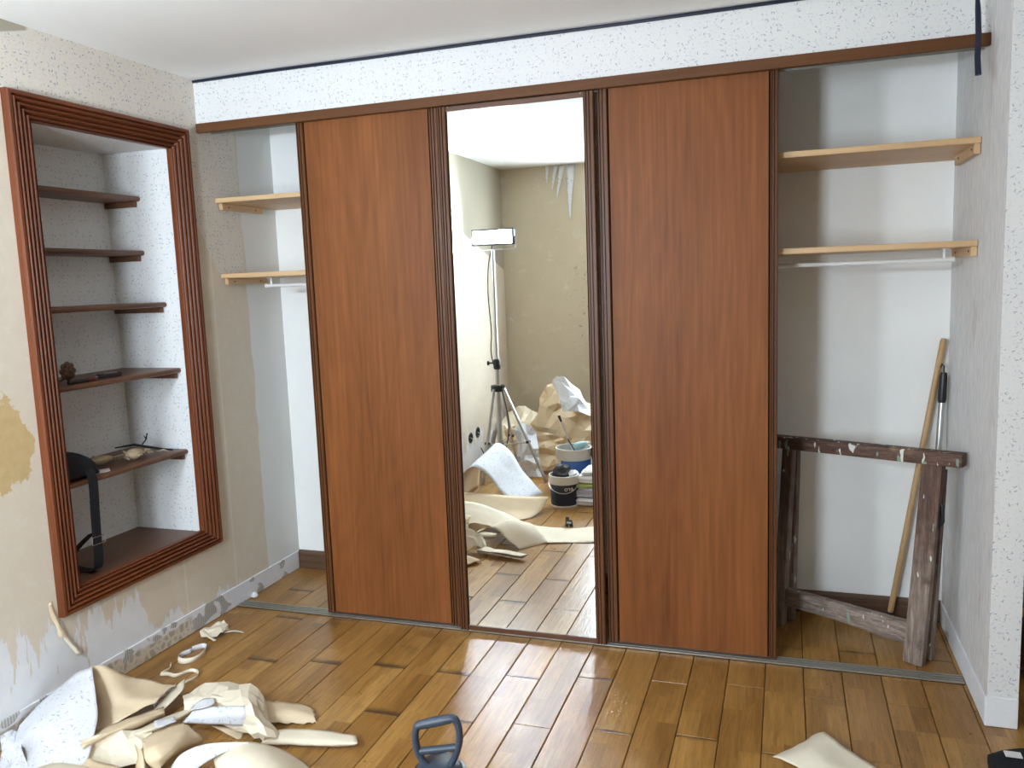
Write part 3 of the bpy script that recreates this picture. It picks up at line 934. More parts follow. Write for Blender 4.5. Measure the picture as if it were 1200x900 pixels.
def husk(c, d, L, r, seed, lab):
    t = empty('dried_sprig', c, lab, 'dried flower')
    c, d = Vector(c), Vector(d).normalized()
    a, b = frame_of(d)
    rn = random.Random(seed)
    L0, L = L, L * 0.6
    obj('husk', tube([c + d * (L * u) + Vector((0, 0, 0.012 + r * 0.5)) + a * 0.006 * math.sin(5 * u) for u in (0, 0.15, 0.35, 0.6, 0.85, 1.0)], [0.004, r * 0.7, r, r * 0.85, r * 0.5, 0.002], 9, flat=(1, 0.8)), M['dried'], t, 60)
    L = L0
    for k in range(9):
        u = 0.05 + 0.11 * k
        s = rn.choice((-1, 1))
        p = c + d * (L * u) + Vector((0, 0, 0.014))
        q = p + a * s * rn.uniform(0.03, 0.06) + b * rn.uniform(-0.004, 0.028) + d * rn.uniform(-0.02, 0.03)
        q.z = max(q.z, c.z + 0.006)
        m_ = (p + q) / 2 + Vector((0, 0, 0.008))
        obj('petal', tube([p, m_, q], [0.005, rn.uniform(0.009, 0.017), 0.002], 7, flat=(1, 0.3)), M['dried'], t, 60)
    return t
husk((-0.20, -0.60, S5), (0.45, 1, 0), 0.17, 0.026, 3, 'pale dried flower husk at the back of the lowest niche shelf')
t2 = husk((-0.13, -0.48, S5), (0.2, 1, 0), 0.17, 0.032, 8, 'dried flower husk with dark twigs on the lowest niche shelf')
obj('twig', tube([(-0.20, -0.46, S5 + 0.055), (-0.15, -0.40, S5 + 0.058), (-0.10, -0.32, S5 + 0.028), (-0.07, -0.26, S5 + 0.008)], [0.003, 0.006, 0.005, 0.003], 7), M['black_cloth'], t2, 60)
obj('twig', tube([(-0.13, -0.375, S5 + 0.055), (-0.12, -0.36, S5 + 0.075), (-0.125, -0.345, S5 + 0.10)], 0.003, 6), M['black_cloth'], t2, 60)
obj('twig', tube([(-0.12, -0.36, S5 + 0.075), (-0.115, -0.375, S5 + 0.095)], 0.0025, 6), M['black_cloth'], t2, 60)

card = obj('paper_card', prism_z([(-0.17, -0.72), (-0.07, -0.70), (-0.055, -0.64), (-0.10, -0.60)], S5 + 0.0005, S5 + 0.002), M['cloth_white'])
tag(card, 'small white card beside the black bag on the niche shelf', 'card')

# black pouch with its strap hanging over the shelf edge
bag = empty('shoulder_bag', (-0.12, -0.80, S5), 'black pouch on the lowest niche shelf, strap hanging down', 'bag')
bm = B()
secs = []
for k in range(9):
    u = k / 8
    y = -0.893 + 0.195 * u
    s = (math.sin(PI * min(1, max(0.0, 0.10 + 0.90 * (1 - u) ** 0.75 * 0.62 + 0.0))) if False else math.sqrt(max(0.02, 1 - (u) ** 2.6)))
    hgt, dep = 0.118 * s + 0.004, 0.105 * (0.75 + 0.25 * s)
    secs.append([bm.verts.new((-0.125 + dep * 0.9 * math.copysign(abs(math.cos(a)) ** 0.6, math.cos(a)), y, S5 + 0.001 + hgt * (0.5 + 0.5 * math.copysign(abs(math.sin(a)) ** 0.55, math.sin(a))))) for a in [2 * PI * q / 16 for q in range(16)]])
for a, b in zip(secs, secs[1:]):
    for k in range(16): bm.faces.new((a[k], a[(k + 1) % 16], b[(k + 1) % 16], b[k]))
bm.faces.new(secs[0]); bm.faces.new(list(reversed(secs[-1])))
obj('pouch', bm, M['black_cloth'], bag, 60)
def ribbon(path, wdir, w, th=0.002):
    bm = B()
    rows = []
    for p, wd in zip(path, wdir):
        p, wd = Vector(p), Vector(wd).normalized() * w / 2
        rows.append((p - wd, p + wd))
    prev = None
    for i, (a, b) in enumerate(rows):
        t_ = (Vector(path[min(i + 1, len(path) - 1)]) - Vector(path[max(i - 1, 0)])).normalized()
        n_ = t_.cross(b - a).normalized() * th / 2
        ring = [bm.verts.new(q) for q in (a + n_, b + n_, b - n_, a - n_)]
        if prev:
            for k in range(4): bm.faces.new((prev[k], prev[(k + 1) % 4], ring[(k + 1) % 4], ring[k]))
        else: bm.faces.new(ring)
        prev = ring
    bm.faces.new(list(reversed(prev)))
    return bm
yy = (0, 1, 0)
path = [(-0.10, -0.77, S5 + 0.085), (-0.05, -0.765, S5 + 0.05), (-0.026, -0.762, S5 + 0.01), (-0.024, -0.762, S5 - 0.05), (-0.026, -0.765, 0.68), (-0.030, -0.765, 0.58), (-0.035, -0.76, 0.52), (-0.05, -0.755, 0.46), (-0.09, -0.75, 0.4435), (-0.14, -0.76, 0.446), (-0.155, -0.785, 0.47), (-0.13, -0.80, 0.52), (-0.07, -0.79, 0.58), (-0.038, -0.775, 0.61)]
pth = catmull(path, 46)
st = obj('strap', ribbon(pth, [(0.0, 1, 0)] * 46, 0.045), M['black_cloth'], bag, 40)
bk = B()
for z in (0.595, 0.565):
    add_tube(bk, [(-0.022, -0.795, z), (-0.022, -0.732, z - 0.003)], 0.0016, 6)
add_tube(bk, [(-0.022, -0.795, 0.595), (-0.022, -0.797, 0.565)], 0.0016, 6); add_tube(bk, [(-0.022, -0.732, 0.592), (-0.022, -0.732, 0.562)], 0.0016, 6)
obj('buckle', bk, M['wire'], st)

# ================================================================ wardrobe interior
def closet_shelf(x0, x1, z, cleat_side, lab, group='pale wooden wardrobe shelves'):
    t = empty('wardrobe_shelf', ((x0 + x1) / 2, 0.3, z), lab, 'shelf', group)
    obj('board', box(x0, x1, 0.075, D - 0.003, z - 0.010, z + 0.012, 0.002), M['pine'], t)
    if cleat_side < 0:
        cb = obj('cleat', box(x0 + 0.001, x0 + 0.020, 0.10, 0.42, z - 0.040, z - 0.0105, 0.002), M['pine_y'], t)
        for y in (0.15, 0.36):
            obj('screw', tube([(x0 + 0.019, y, z - 0.026), (x0 + 0.0225, y, z - 0.026)], 0.0035, 8), M['bronze'], cb)
    else:
        poly = [(0.078, z - 0.0105), (0.078, z - 0.040), (0.44, z - 0.062), (0.44, z - 0.0105)]
        cb = obj('cleat', prism_x([(0.085, z - 0.0105), (0.085, z - 0.045), (0.44, z - 0.045), (0.44, z - 0.0105)], x1 - 0.021, x1 - 0.001), M['pine_y'], t)
        for y in (0.12, 0.36):
            obj('screw', tube([(x1 - 0.020, y, z - 0.026), (x1 - 0.0235, y, z - 0.026)], 0.0035, 8), M['bronze'], cb)
    return t
closet_shelf(0.008, 1.15, 1.965, -1, 'upper pale wooden shelf in the left wardrobe opening')
closet_shelf(0.008, 1.15, 1.612, -1, 'lower pale wooden shelf over the rod, left wardrobe opening')
closet_shelf(1.90, W - 0.002, 1.968, 1, 'upper pale wooden shelf in the right wardrobe opening')
closet_shelf(1.90, W - 0.002, 1.612, 1, 'lower pale wooden shelf over the rod, right wardrobe opening')
def rod(x0, x1, xb, lab):
    t = empty('hanging_rod', ((x0 + x1) / 2, 0.26, 1.56), lab, 'rod', 'white wardrobe rods')
    obj('pole', tube([(x0, 0.26, 1.560), (x1, 0.26, 1.560)], 0.0085, 12), M['rod_white'], t, 40)
    hk = B()
    add_tube(hk, [(xb, 0.26, 1.602), (xb, 0.26, 1.556)], 0.006, 8)
    add_box(hk, xb - 0.012, xb + 0.012, 0.235, 0.285, 1.597, 1.6015)
    obj('bracket', hk, M['rod_white'], t)
    obj('end_cap', tube([(x0 - 0.004, 0.26, 1.560), (x0 + 0.01, 0.26, 1.560)], 0.0105, 12), M['rod_white'], t, 40)
    obj('end_cap', tube([(x1 - 0.01, 0.26, 1.560), (x1 + 0.004, 0.26, 1.560)], 0.0105, 12), M['rod_white'], t, 40)
rod(0.13, 1.10, 0.16, 'white hanging rod below the left wardrobe shelf')
rod(1.95, 3.165, 3.135, 'white hanging rod below the right wardrobe shelf')

# old paint-splashed trestle leaning in the right opening
tr = empty('trestle', (3.06, 0.1, 0.0), 'old paint-splashed wooden trestle frame standing in the right opening', 'trestle')
RL, RR = Vector((2.585, 0.395, 0)), Vector((3.10, 0.135, 0))
ud = (RR - RL).normalized()
nd = Vector((-ud.y, ud.x, 0))
obj('top_beam', bar(RL + Vector((0, 0, 0.812)) - ud * 0.10, RR + ud * 0.105 + Vector((0, 0, 0.825)), 0.06, 0.052, bev=0.008), M['old_beam'], tr, 40)
for k, s in enumerate((0.0, 1.0)):
    base = RL.lerp(RR, s)
    top = base + Vector((0, 0, 0.80)) + (ud * 0.0)
    foot = base - ud * (0.045 if s else 0.03) + nd * -0.025
    lg = bar(Vector((foot.x, foot.y, 0.001)), top, 0.075 if s else 0.048, 0.045, up=(nd.x, nd.y, 0), bev=0.009)
    obj('leg', lg, M['old_wood'], tr, 40)
    top2 = top + nd * 0.05 + Vector((0, 0, -0.03))
    ft2 = base - ud * (0.03 if s else 0.02) + nd * 0.055
    obj('leg', bar(Vector((ft2.x, ft2.y, 0.001)), top2, 0.06 if s else 0.04, 0.035, up=(nd.x, nd.y, 0), bev=0.006), M['old_wood'], tr, 40)
obj('cross_bar', bar(RL + Vector((0, 0, 0.135)) - nd * 0.018, RR - ud * 0.07 + Vector((0, 0, 0.125)) - nd * 0.018, 0.035, 0.075, bev=0.006), M['old_rail'], tr, 40)
obj('cross_bar', bar(RL + Vector((0, 0, 0.10)) + nd * 0.06, RR - ud * 0.06 + Vector((0, 0, 0.06)) + nd * 0.06, 0.03, 0.06, bev=0.006), M['old_rail'], tr, 40)
hb = B()
hc = RR + ud * 0.022 + Vector((0, 0, 0.60))
add_tube(hb, [hc + Vector((0, 0, 0.06)), hc + ud * 0.012 + Vector((0, 0, 0.04)), hc + ud * 0.014 + Vector((0, 0, -0.02)), hc + Vector((-0.004, 0, -0.06))], [0.004, 0.008, 0.008, 0.003], 8)
obj('hinge_hook', hb, M['black'], tr, 50)

st = empty('broomstick', (3.0, 0.53, 0), 'bare wooden broomstick leaning in the corner behind the trestle', 'stick')
obj('shaft', tube([(3.0055, 0.527, 0.034), (3.185, 0.54, 1.225), (3.187, 0.54, 1.238)], [0.0125, 0.0125, 0.009], 12), M['stick'], st, 40)
obj('end_cap', tube([(3.0005, 0.526, 0.002), (3.0065, 0.527, 0.045)], 0.0145, 12), M['navy_cord'], st, 40)
st = empty('telescopic_pole', (3.13, 0.5, 0), 'silver telescopic pole with a black grip beside the broomstick', 'pole')
obj('tube', tube([(3.135, 0.45, 0.004), (3.182, 0.51, 0.98)], 0.0125, 12), M['alu'], st, 40)
obj('grip', tube([(3.1815, 0.509, 0.975), (3.182, 0.51, 0.99), (3.186, 0.514, 1.08), (3.187, 0.515, 1.10)], [0.014, 0.017, 0.015, 0.012], 12), M['black'], st, 40)
hk = B(); add_tube(hk, [(3.187, 0.515, 1.10), (3.188, 0.52, 1.125), (3.18, 0.52, 1.135), (3.175, 0.515, 1.12)], 0.003, 6)
obj('hook', hk, M['black'], st, 40)

# ================================================================ floodlight on its tripod (seen in the mirror)
tl = empty('work_light', (LAMP.x, LAMP.y, 0), 'lit floodlight on a silver tripod stand, seen in the mirror', 'work light')
X, Y = LAMP.x, LAMP.y
obj('mast', tube([(X, Y, 0.20), (X, Y, 0.93)], 0.020, 14), M['alu'], tl, 40)
obj('mast', tube([(X, Y, 0.90), (X, Y, 1.78)], 0.014, 14), M['alu'], tl, 40)
col1 = obj('collar', tube([(X, Y, 0.86), (X, Y, 0.87), (X, Y, 0.93), (X, Y, 0.94)], [0.022, 0.028, 0.028, 0.02], 14), M['black'], tl, 40)
kn = B(); add_tube(kn, [(X - 0.02, Y + 0.01, 0.91), (X - 0.055, Y + 0.02, 0.91)], 0.006, 8); add_tube(kn, [(X - 0.055, Y + 0.02, 0.91), (X - 0.072, Y + 0.025, 0.91)], 0.017, 10)
obj('knob', kn, M['black'], col1, 40)
obj('collar', tube([(X, Y, 0.685), (X, Y, 0.69), (X, Y, 0.735), (X, Y, 0.74)], [0.03, 0.055, 0.055, 0.03], 14), M['black'], tl, 40)
obj('collar', tube([(X, Y, 0.245), (X, Y, 0.275)], 0.027, 14), M['black'], tl, 40)
for ang in (12, 104, 283):
    a = math.radians(ang)
    d = Vector((math.cos(a), math.sin(a), 0))
    top = Vector((X, Y, 0.71)) + d * 0.055
    foot = Vector((X, Y, 0.008)) + d * (0.40 if ang == 12 else 0.26)
    lg = obj('leg', tube([top, foot], 0.0155, 10, flat=(1, 0.7)), M['alu'], tl, 40)
    obj('rubber_foot', tube([foot + (top - foot) * 0.06, foot, foot - Vector((0, 0, 0.006))], [0.0165, 0.0165, 0.014], 10), M['alu_old'], lg, 40)
    kk = top.lerp(foot, 0.58)
    obj('brace', tube([Vector((X, Y, 0.26)) + d * 0.022, kk], 0.007, 8), M['alu'], lg, 40)
    jj = B(); add_tube(jj, [kk - d.cross(Vector((0, 0, 1))) * 0.02, kk + d.cross(Vector((0, 0, 1))) * 0.02], 0.011, 8)
    obj('pivot', jj, M['black'], lg, 40)
hd = obj('lamp_housing', box(X - 0.17, X + 0.17, Y - 0.055, Y - 0.004, LAMP.z - 0.062, LAMP.z + 0.062, 0.008, 2), M['black'], tl)
obj('led_panel', box(X - 0.155, X + 0.155, Y - 0.004, Y - 0.001, LAMP.z - 0.048, LAMP.z + 0.048), M['lamp_glow'], hd)
for k in range(7):
    xx = X - 0.14 + k * 0.0467
    obj('cooling_fin', box(xx - 0.002, xx + 0.002, Y - 0.078, Y - 0.054, LAMP.z - 0.05, LAMP.z + 0.05), M['black'], hd)
yk = B()
add_tube(yk, [(X - 0.176, Y - 0.03, LAMP.z), (X - 0.176, Y - 0.03, LAMP.z - 0.085), (X - 0.16, Y - 0.03, LAMP.z - 0.095), (X + 0.16, Y - 0.03, LAMP.z - 0.095), (X + 0.176, Y - 0.03, LAMP.z - 0.085), (X + 0.176, Y - 0.03, LAMP.z)], 0.006, 8)
add_tube(yk, [(X, Y - 0.03, LAMP.z - 0.1), (X, Y, 1.77)], 0.012, 8)
obj('yoke', yk, M['wire'], tl, 40)
obj('power_cable', tube(catmull([(X - 0.02, Y - 0.05, LAMP.z - 0.06), (X - 0.045, Y - 0.02, 1.66), (X - 0.05, Y, 1.45), (X - 0.035, Y, 1.15), (X - 0.04, Y, 0.95), (X + 0.04, Y - 0.03, 0.62), (X + 0.06, Y - 0.05, 0.4), (X + 0.02, Y - 0.06, 0.2), (X - 0.1, Y - 0.1, 0.05), (X - 0.22, Y - 0.15, 0.2)], 40), 0.0045, 7), M['black'], tl, 50)

# unseen bare bulb under the ceiling, kept as weak warm fill light
pb = empty('fill_bulb', (BULB.x, BULB.y, H), 'unseen bare warm bulb under the ceiling, kept as fill light', 'lamp')
obj('flex', tube([(BULB.x, BULB.y, H - 0.02), (BULB.x, BULB.y, BULB.z + 0.075)], 0.004, 8), M['black'], pb)
obj('ceiling_rose', lathe([(0, H - 0.03), (0.03, H - 0.028), (0.04, H - 0.001), (0, H - 0.001)], (BULB.x, BULB.y, 0), 20), M['rod_white'], pb, 40)
obj('socket', lathe([(0, 0.08), (0.017, 0.078), (0.02, 0.06), (0.02, 0.033), (0, 0.033)], BULB, 16), M['rod_white'], pb, 40)
obj('bulb', lathe([(0, -0.034), (0.015, -0.030), (0.027, -0.018), (0.032, 0.0), (0.028, 0.015), (0.019, 0.028), (0.015, 0.033), (0, 0.033)], BULB, 16), M['bulb_glow'], pb, 60)

# wall boxes on the chimney breast
for y, z, lab in ((-2.74, 0.315, 'open round socket box left of the tripod'), (-2.90, 0.33, 'open round socket box behind the tripod leg')):
    t = empty('wall_socket', (0.2, y, z), lab, 'socket')
    bm = B()
    ring = [(0.030, 0.0), (0.042, 0.0), (0.044, 0.004), (0.040, 0.007), (0.030, 0.005)]
    n = 20
    vv = [[bm.verts.new((0.2 + h, y + r * math.cos(2 * PI * k / n), z + r * math.sin(2 * PI * k / n))) for k in range(n)] for r, h in ring]
    for i in range(len(ring)):
        for k in range(n): bm.faces.new((vv[i][k], vv[i][(k + 1) % n], vv[(i + 1) % 5][(k + 1) % n], vv[(i + 1) % 5][k]))
    obj('rim', bm, M['black'], t, 40)
    bm = B(); add_tube(bm, [(0.2, y, z), (0.2015, y, z)], 0.031, 20); obj('hole_shade_disc', bm, M['gap'], t)  # flat near-black disc: the shade inside the open box is painted
    bm = B(); add_tube(bm, catmull([(0.201, y, z), (0.22, y + 0.01, z - 0.005), (0.225, y - 0.012, z - 0.03), (0.215, y + 0.01, z - 0.05)], 10), 0.003, 6); obj('loose_wire', bm, M['rod_white'], t, 40)

# ================================================================ buckets, cloths and tools at the back of the room
def bucket(c, r0, r1, h, body, band, lab, bandh=0.26):
    t = empty('bucket', c, lab, 'bucket')
    zb = h * (1 - bandh)
    rb = r0 + (r1 - r0) * (1 - bandh)
    obj('body', lathe([(0, 0.0), (r0, 0.0), (r0 + 0.002, 0.006), (r0 + 0.002, 0.012), (rb, zb), (rb - 0.003, zb), (r0 - 0.003, 0.012), (0, 0.008)], c, 32), body, t, 40)
    obj('foot_ring', lathe([(r0 - 0.002, 0.0), (r0 + 0.004, 0.0), (r0 + 0.0045, 0.011), (r0 + 0.001, 0.012)], c, 32), band, t, 40)
    obj('collar_band', lathe([(rb, zb), (rb + 0.006, zb), (rb + 0.008, zb + 0.004), (r1 + 0.006, h - 0.006), (r1 + 0.008, h - 0.003), (r1 + 0.006, h), (r1 - 0.001, h), (rb - 0.003, zb)], c, 32), band, t, 40)
    return t
c1 = Vector((1.13, -2.10, 0.0))
t = bucket(c1, 0.092, 0.098, 0.215, M['bucket_navy'], M['bucket_white'], 'navy bucket with a white rim holding dark rags', 0.27)
hp = []
for k in range(17):
    a = PI * k / 16
    hp.append(c1 + Vector((-0.106 * math.cos(a), 0.106 * math.sin(a) + 0.004, 0.165 - 0.085 * math.sin(a) * (0.4 + 0.6 * k / 16))))
obj('handle', tube(hp, 0.003, 6), M['wire'], t, 40)
def text_part(body, size, origin, xdir, updir, mat, parent, name='lettering'):
    cu = bpy.data.curves.new(name, 'FONT')
    cu.body = body; cu.size = size; cu.extrude = 0.0006; cu.align_x = 'CENTER'
    tmp = bpy.data.objects.new('tmp_text', cu)
    COL.objects.link(tmp)
    dg = bpy.context.evaluated_depsgraph_get()
    me = bpy.data.meshes.new_from_object(tmp.evaluated_get(dg))
    bpy.data.objects.remove(tmp)
    xd, ud_ = Vector(xdir).normalized(), Vector(updir).normalized()
    nn = xd.cross(ud_)
    for v in me.vertices:
        x, y, z = v.co
        v.co = Vector(origin) + xd * x + ud_ * y + nn * z
    me.materials.clear(); me.materials.append(mat)
    o = bpy.data.objects.new(name, me)
    COL.objects.link(o)
    o.parent = parent
    if parent.parent is None: o.location = -parent.location
    return o
# lettering faces the mirror; its reflection reads as in the photograph, so it runs mirror-wise along +x
text_part('ero', 0.045, c1 + Vector((0.055, 0.0845, 0.118)), (-0.86, 0.5, 0), (0, 0, 1), M['bucket_white'], t)
def rag(c, r, seed, mat, name, lab, parent=None, sq=0.6):
    bm = B()
    bmesh.ops.create_icosphere(bm, subdivisions=3, radius=1.0)
    off = Vector((seed, seed * 2, seed * 3))
    for v in bm.verts:
        p = v.co.copy()
        k = 1 + 0.45 * noise.noise(p * 1.7 + off) + 0.25 * abs(noise.noise(p * 3.5 + off))
        v.co = Vector((p.x * r * k, p.y * r * k, p.z * r * k * sq)) + Vector(c)
    o = obj(name, bm, mat, parent, 30)
    if parent is None: tag(o, lab, 'rag')
    return o
rag(c1 + Vector((-0.015, 0.0, 0.225)), 0.066, 3, M['rag'], 'crumpled_rag', 'dark grey rag with white marks bulging out of the navy bucket', None, 0.75)
rag(c1 + Vector((0.055, -0.01, 0.215)), 0.040, 9, M['cloth_white'], 'crumpled_tissue', 'crumpled white tissue at the rim of the navy bucket')

c2 = Vector((1.06, -2.66, 0.0))
t = bucket(c2, 0.118, 0.130, 0.285, M['bucket_white'], M['bucket_white'], 'large white bucket with a blue label holding tools', 0.28)
bm = B()
n = 24
rows = []
for z, r in ((0.03, 0.1215), (0.20, 0.1285)):
    rows.append([bm.verts.new(c2 + Vector((r * math.cos(a), r * math.sin(a), z))) for a in [math.radians(-40 + 165 * k / n) for k in range(n + 1)]])
for k in range(n): bm.faces.new((rows[0][k], rows[0][k + 1], rows[1][k + 1], rows[1][k]))
lb = obj('blue_label', bm, M['bucket_blue'], t, 40)
sd = lb.modifiers.new('thickness', 'SOLIDIFY'); sd.thickness = 0.001; sd.offset = 1
bm = B(); add_lathe(bm, [(0, 0.235), (0.120, 0.235), (0.120, 0.232), (0, 0.232)], c2, 24); obj('dark_contents', bm, M['gap'], t)
def stick_tool(p0, p1, r, mat, lab, tip=None):
    o = empty('tool', p0, lab, 'tool')
    obj('shaft', tube([p0, p1], r, 8), mat, o, 40)
    if tip: obj('handle_grip', tube([p1, Vector(p1) + (Vector(p1) - Vector(p0)).normalized() * 0.05], [r * 1.2, r * 1.9], 8), tip, o, 40)
    return o
stick_tool(Vector((1.07, -2.63, 0.24)), Vector((0.965, -2.68, 0.47)), 0.006, M['alu'], 'thin roller handle sticking up out of the blue-label bucket', M['black'])
stick_tool(Vector((1.10, -2.60, 0.24)), Vector((1.04, -2.575, 0.36)), 0.004, M['black'], 'short black wire tool hooked over the blue-label bucket rim', None)
bt = empty('spray_bottle', (1.13, -2.58, 0.25), 'pale blue bottle lying across the blue-label bucket', 'bottle')
obj('bottle_body', tube([(1.085, -2.575, 0.300), (1.095, -2.577, 0.302), (1.145, -2.585, 0.318), (1.165, -2.588, 0.325), (1.18, -2.59, 0.33)], [0.018, 0.030, 0.030, 0.02, 0.014], 14), M['bottle'], bt, 50)
obj('nozzle', tube([(1.18, -2.59, 0.33), (1.20, -2.592, 0.337)], [0.014, 0.012], 10), M['rod_white'], bt, 40)
# black tool case beside the buckets
tc = empty('tool_case', (1.32, -2.72, 0), 'black tool case with a salmon label behind the folded cloths', 'case')
bmc = box(1.205, 1.52, -2.86, -2.62, 0.0, 0.34, 0.025, 3)
obj('case_body', bmc, M['black'], tc, 40)
obj('paper_label', box(1.235, 1.33, -2.6195, -2.6175, 0.20, 0.31, 0.0005), M['pink'], tc)
obj('handle', tube(catmull([(1.29, -2.74, 0.33), (1.29, -2.74, 0.38), (1.36, -2.74, 0.395), (1.43, -2.74, 0.38), (1.43, -2.74, 0.33)], 16), 0.010, 8), M['black'], tc, 40)
# folded cloths, one on another
def cloth(x0, x1, y0, y1, z0, z1, mat, lab, seed):
    bm = B()
    n = 10
    nz = 7
    rn = random.Random(seed)
    rings = []
    for j in range(nz):
        u = j / (nz - 1)
        bul = 0.012 * math.sin(PI * u) + 0.004 * math.sin(4 * PI * u)
        ring = []
        per = []
        for k in range(n): per.append((x0 + (x1 - x0) * k / n, y0))
        for k in range(n): per.append((x1, y0 + (y1 - y0) * k / n))
        for k in range(n): per.append((x1 - (x1 - x0) * k / n, y1))
        for k in range(n): per.append((x0, y1 - (y1 - y0) * k / n))
        cx, cy_ = (x0 + x1) / 2, (y0 + y1) / 2
        for x, y in per:
            q = Vector((x * 18, y * 18, u * 3 + seed))
            d = Vector((x - cx, y - cy_, 0))
            m_ = 1 + (bul + 0.012 * noise.noise(q)) / max(0.02, d.length) - (0.05 if j in (0, nz - 1) else 0)
            ring.append(bm.verts.new((cx + d.x * m_, cy_ + d.y * m_, z0 + (z1 - z0) * u + 0.004 * noise.noise(q + Vector((5, 5, 5))) * (0 if j == 0 else 1))))
        rings.append(ring)
    L_ = len(rings[0])
    for a, b in zip(rings, rings[1:]):
        for k in range(L_): bm.faces.new((a[k], a[(k + 1) % L_], b[(k + 1) % L_], b[k]))
    bm.faces.new(rings[0]); bm.faces.new(list(reversed(rings[-1])))
    o = obj('folded_cloth', bm, mat, None, 50)
    return tag(o, lab, 'cloth', 'folded cloths beside the navy bucket')
cloth(1.225, 1.50, -2.30, -2.08, 0.001, 0.055, M['cloth_white'], 'white dust sheet at the bottom of the folded pile', 2)
cloth(1.228, 1.49, -2.29, -2.085, 0.056, 0.125, M['cloth_grey'], 'grey-lilac folded cloth below the green one', 4)
cloth(1.222, 1.49, -2.29, -2.08, 0.126, 0.155, M['cloth_green'], 'lime green folded cloth in the middle of the pile', 6)
cloth(1.235, 1.48, -2.28, -2.09, 0.156, 0.205, M['cloth_white'], 'white folded cloth lying on the lime green one', 8)
cloth(1.265, 1.47, -2.27, -2.10, 0.206, 0.245, M['cloth_white'], 'smallest white cloth on top of the folded pile', 11)

# black clip on the floor, seen in the mirror
ck = empty('clip', (1.29, -1.60, 0.0), 'small black spring clip standing on the floor in the mirror', 'clip')
obj('jaw', bar((1.275, -1.60, 0.002), (1.28, -1.60, 0.065), 0.022, 0.010, up=(0, 1, 0), bev=0.002), M['black'], ck)
obj('jaw', bar((1.305, -1.60, 0.002), (1.298, -1.60, 0.045), 0.022, 0.008, up=(0, 1, 0), bev=0.002), M['black'], ck)
obj('spring', tube([(1.275, -1.60, 0.03), (1.305, -1.60, 0.03)], 0.008, 10), M['wire'], ck, 40)

# ================================================================ torn paper still on the walls
def shred(pts_l, pts_r, lab, mats=None, seed=1, cat='paper shred', name='paper_shred', group=None, crumple=0.002):
    return sheet(name, [pts_l, pts_r], mats or [M['backing_pale'], M['paper_sheet']], lab, cat, group, nu=14, nv=4, crumple=crumple, seed=seed)
yb = BY + 0.004
for k, (x, w, L, skew, lab) in enumerate(((0.63, 0.035, 0.14, -0.01, 'leftmost short torn strip hanging from the back wall top'), (0.70, 0.04, 0.20, -0.03, 'narrow torn strip hanging left of the two longest'), (0.76, 0.05, 0.27, -0.05, 'slanting torn strip beside the longest one'), (0.83, 0.075, 0.47, -0.01, 'longest torn wallpaper strip hanging from the back wall top'))):
    sheet('torn_strip', [[(x - w / 2, yb, 2.495), (x - w * 0.3 + skew * 0.5, yb + 0.012, 2.495 - L * 0.5), (x - 0.004 + skew, yb + 0.02, 2.495 - L)], [(x + w / 2, yb, 2.495), (x + w * 0.25 + skew * 0.5, yb + 0.012, 2.495 - L * 0.5), (x + 0.006 + skew, yb + 0.025, 2.495 - L)]],
          [M['paper_sheet'], M['paper_sheet']], lab, 'paper strip', 'torn strips at the top of the back wall', nu=12, nv=4, crumple=0.002, seed=k + 2, ragged=0.003)
# loose tongues peeling off the left wall below the niche frame
sheet('peeling_paper', [[(0.003, -1.045, 0.43), (0.006, -1.035, 0.36), (0.016, -1.022, 0.285)], [(0.003, -1.032, 0.43), (0.010, -1.022, 0.36), (0.024, -1.012, 0.29)]], [M['backing_pale'], M['backing']], 'upper paper tongue peeling off below the niche frame corner', 'paper shred', 'peeling tongues on the left wall', nu=10, nv=4, crumple=0.003, seed=4, ragged=0.003)
sheet('peeling_paper', [[(0.003, -1.010, 0.33), (0.006, -0.990, 0.26), (0.014, -0.955, 0.185)], [(0.003, -1.000, 0.33), (0.010, -0.978, 0.26), (0.026, -0.945, 0.19)]], [M['backing'], M['backing_pale']], 'lower paper tongue peeling away near the floor pile', 'paper shred', 'peeling tongues on the left wall', nu=10, nv=4, crumple=0.003, seed=6, ragged=0.003)

# ================================================================ the heap of stripped wallpaper on the floor
PB = [M['paper_sheet'], M['backing']]
BP = [M['backing'], M['paper_sheet']]
CP = [M['backing_pale'], M['paper_sheet']]
HEAP = 'sheets in the stripped-wallpaper heap'
# the big white sheet leaning on the wall
sheet('wallpaper_sheet', [[(0.025, -1.230, 0.059), (0.035, -1.139, 0.101), (0.070, -1.053, 0.154), (0.170, -1.039, 0.203)],
      [(0.060, -1.303, 0.011), (0.150, -1.276, 0.103), (0.220, -1.196, 0.147), (0.300, -1.154, 0.158)],
      [(0.100, -1.298, -0.016), (0.250, -1.335, 0.076), (0.340, -1.297, 0.106), (0.380, -1.236, 0.114)],
      [(0.326, -1.502, 0.030), (0.410, -1.501, 0.030), (0.475, -1.483, 0.030), (0.530, -1.468, 0.030)]],
      PB, 'big white sprigged sheet draped up against the left wall', 'wallpaper', HEAP, nu=22, nv=24, crumple=0.006, seed=2, freq=7)
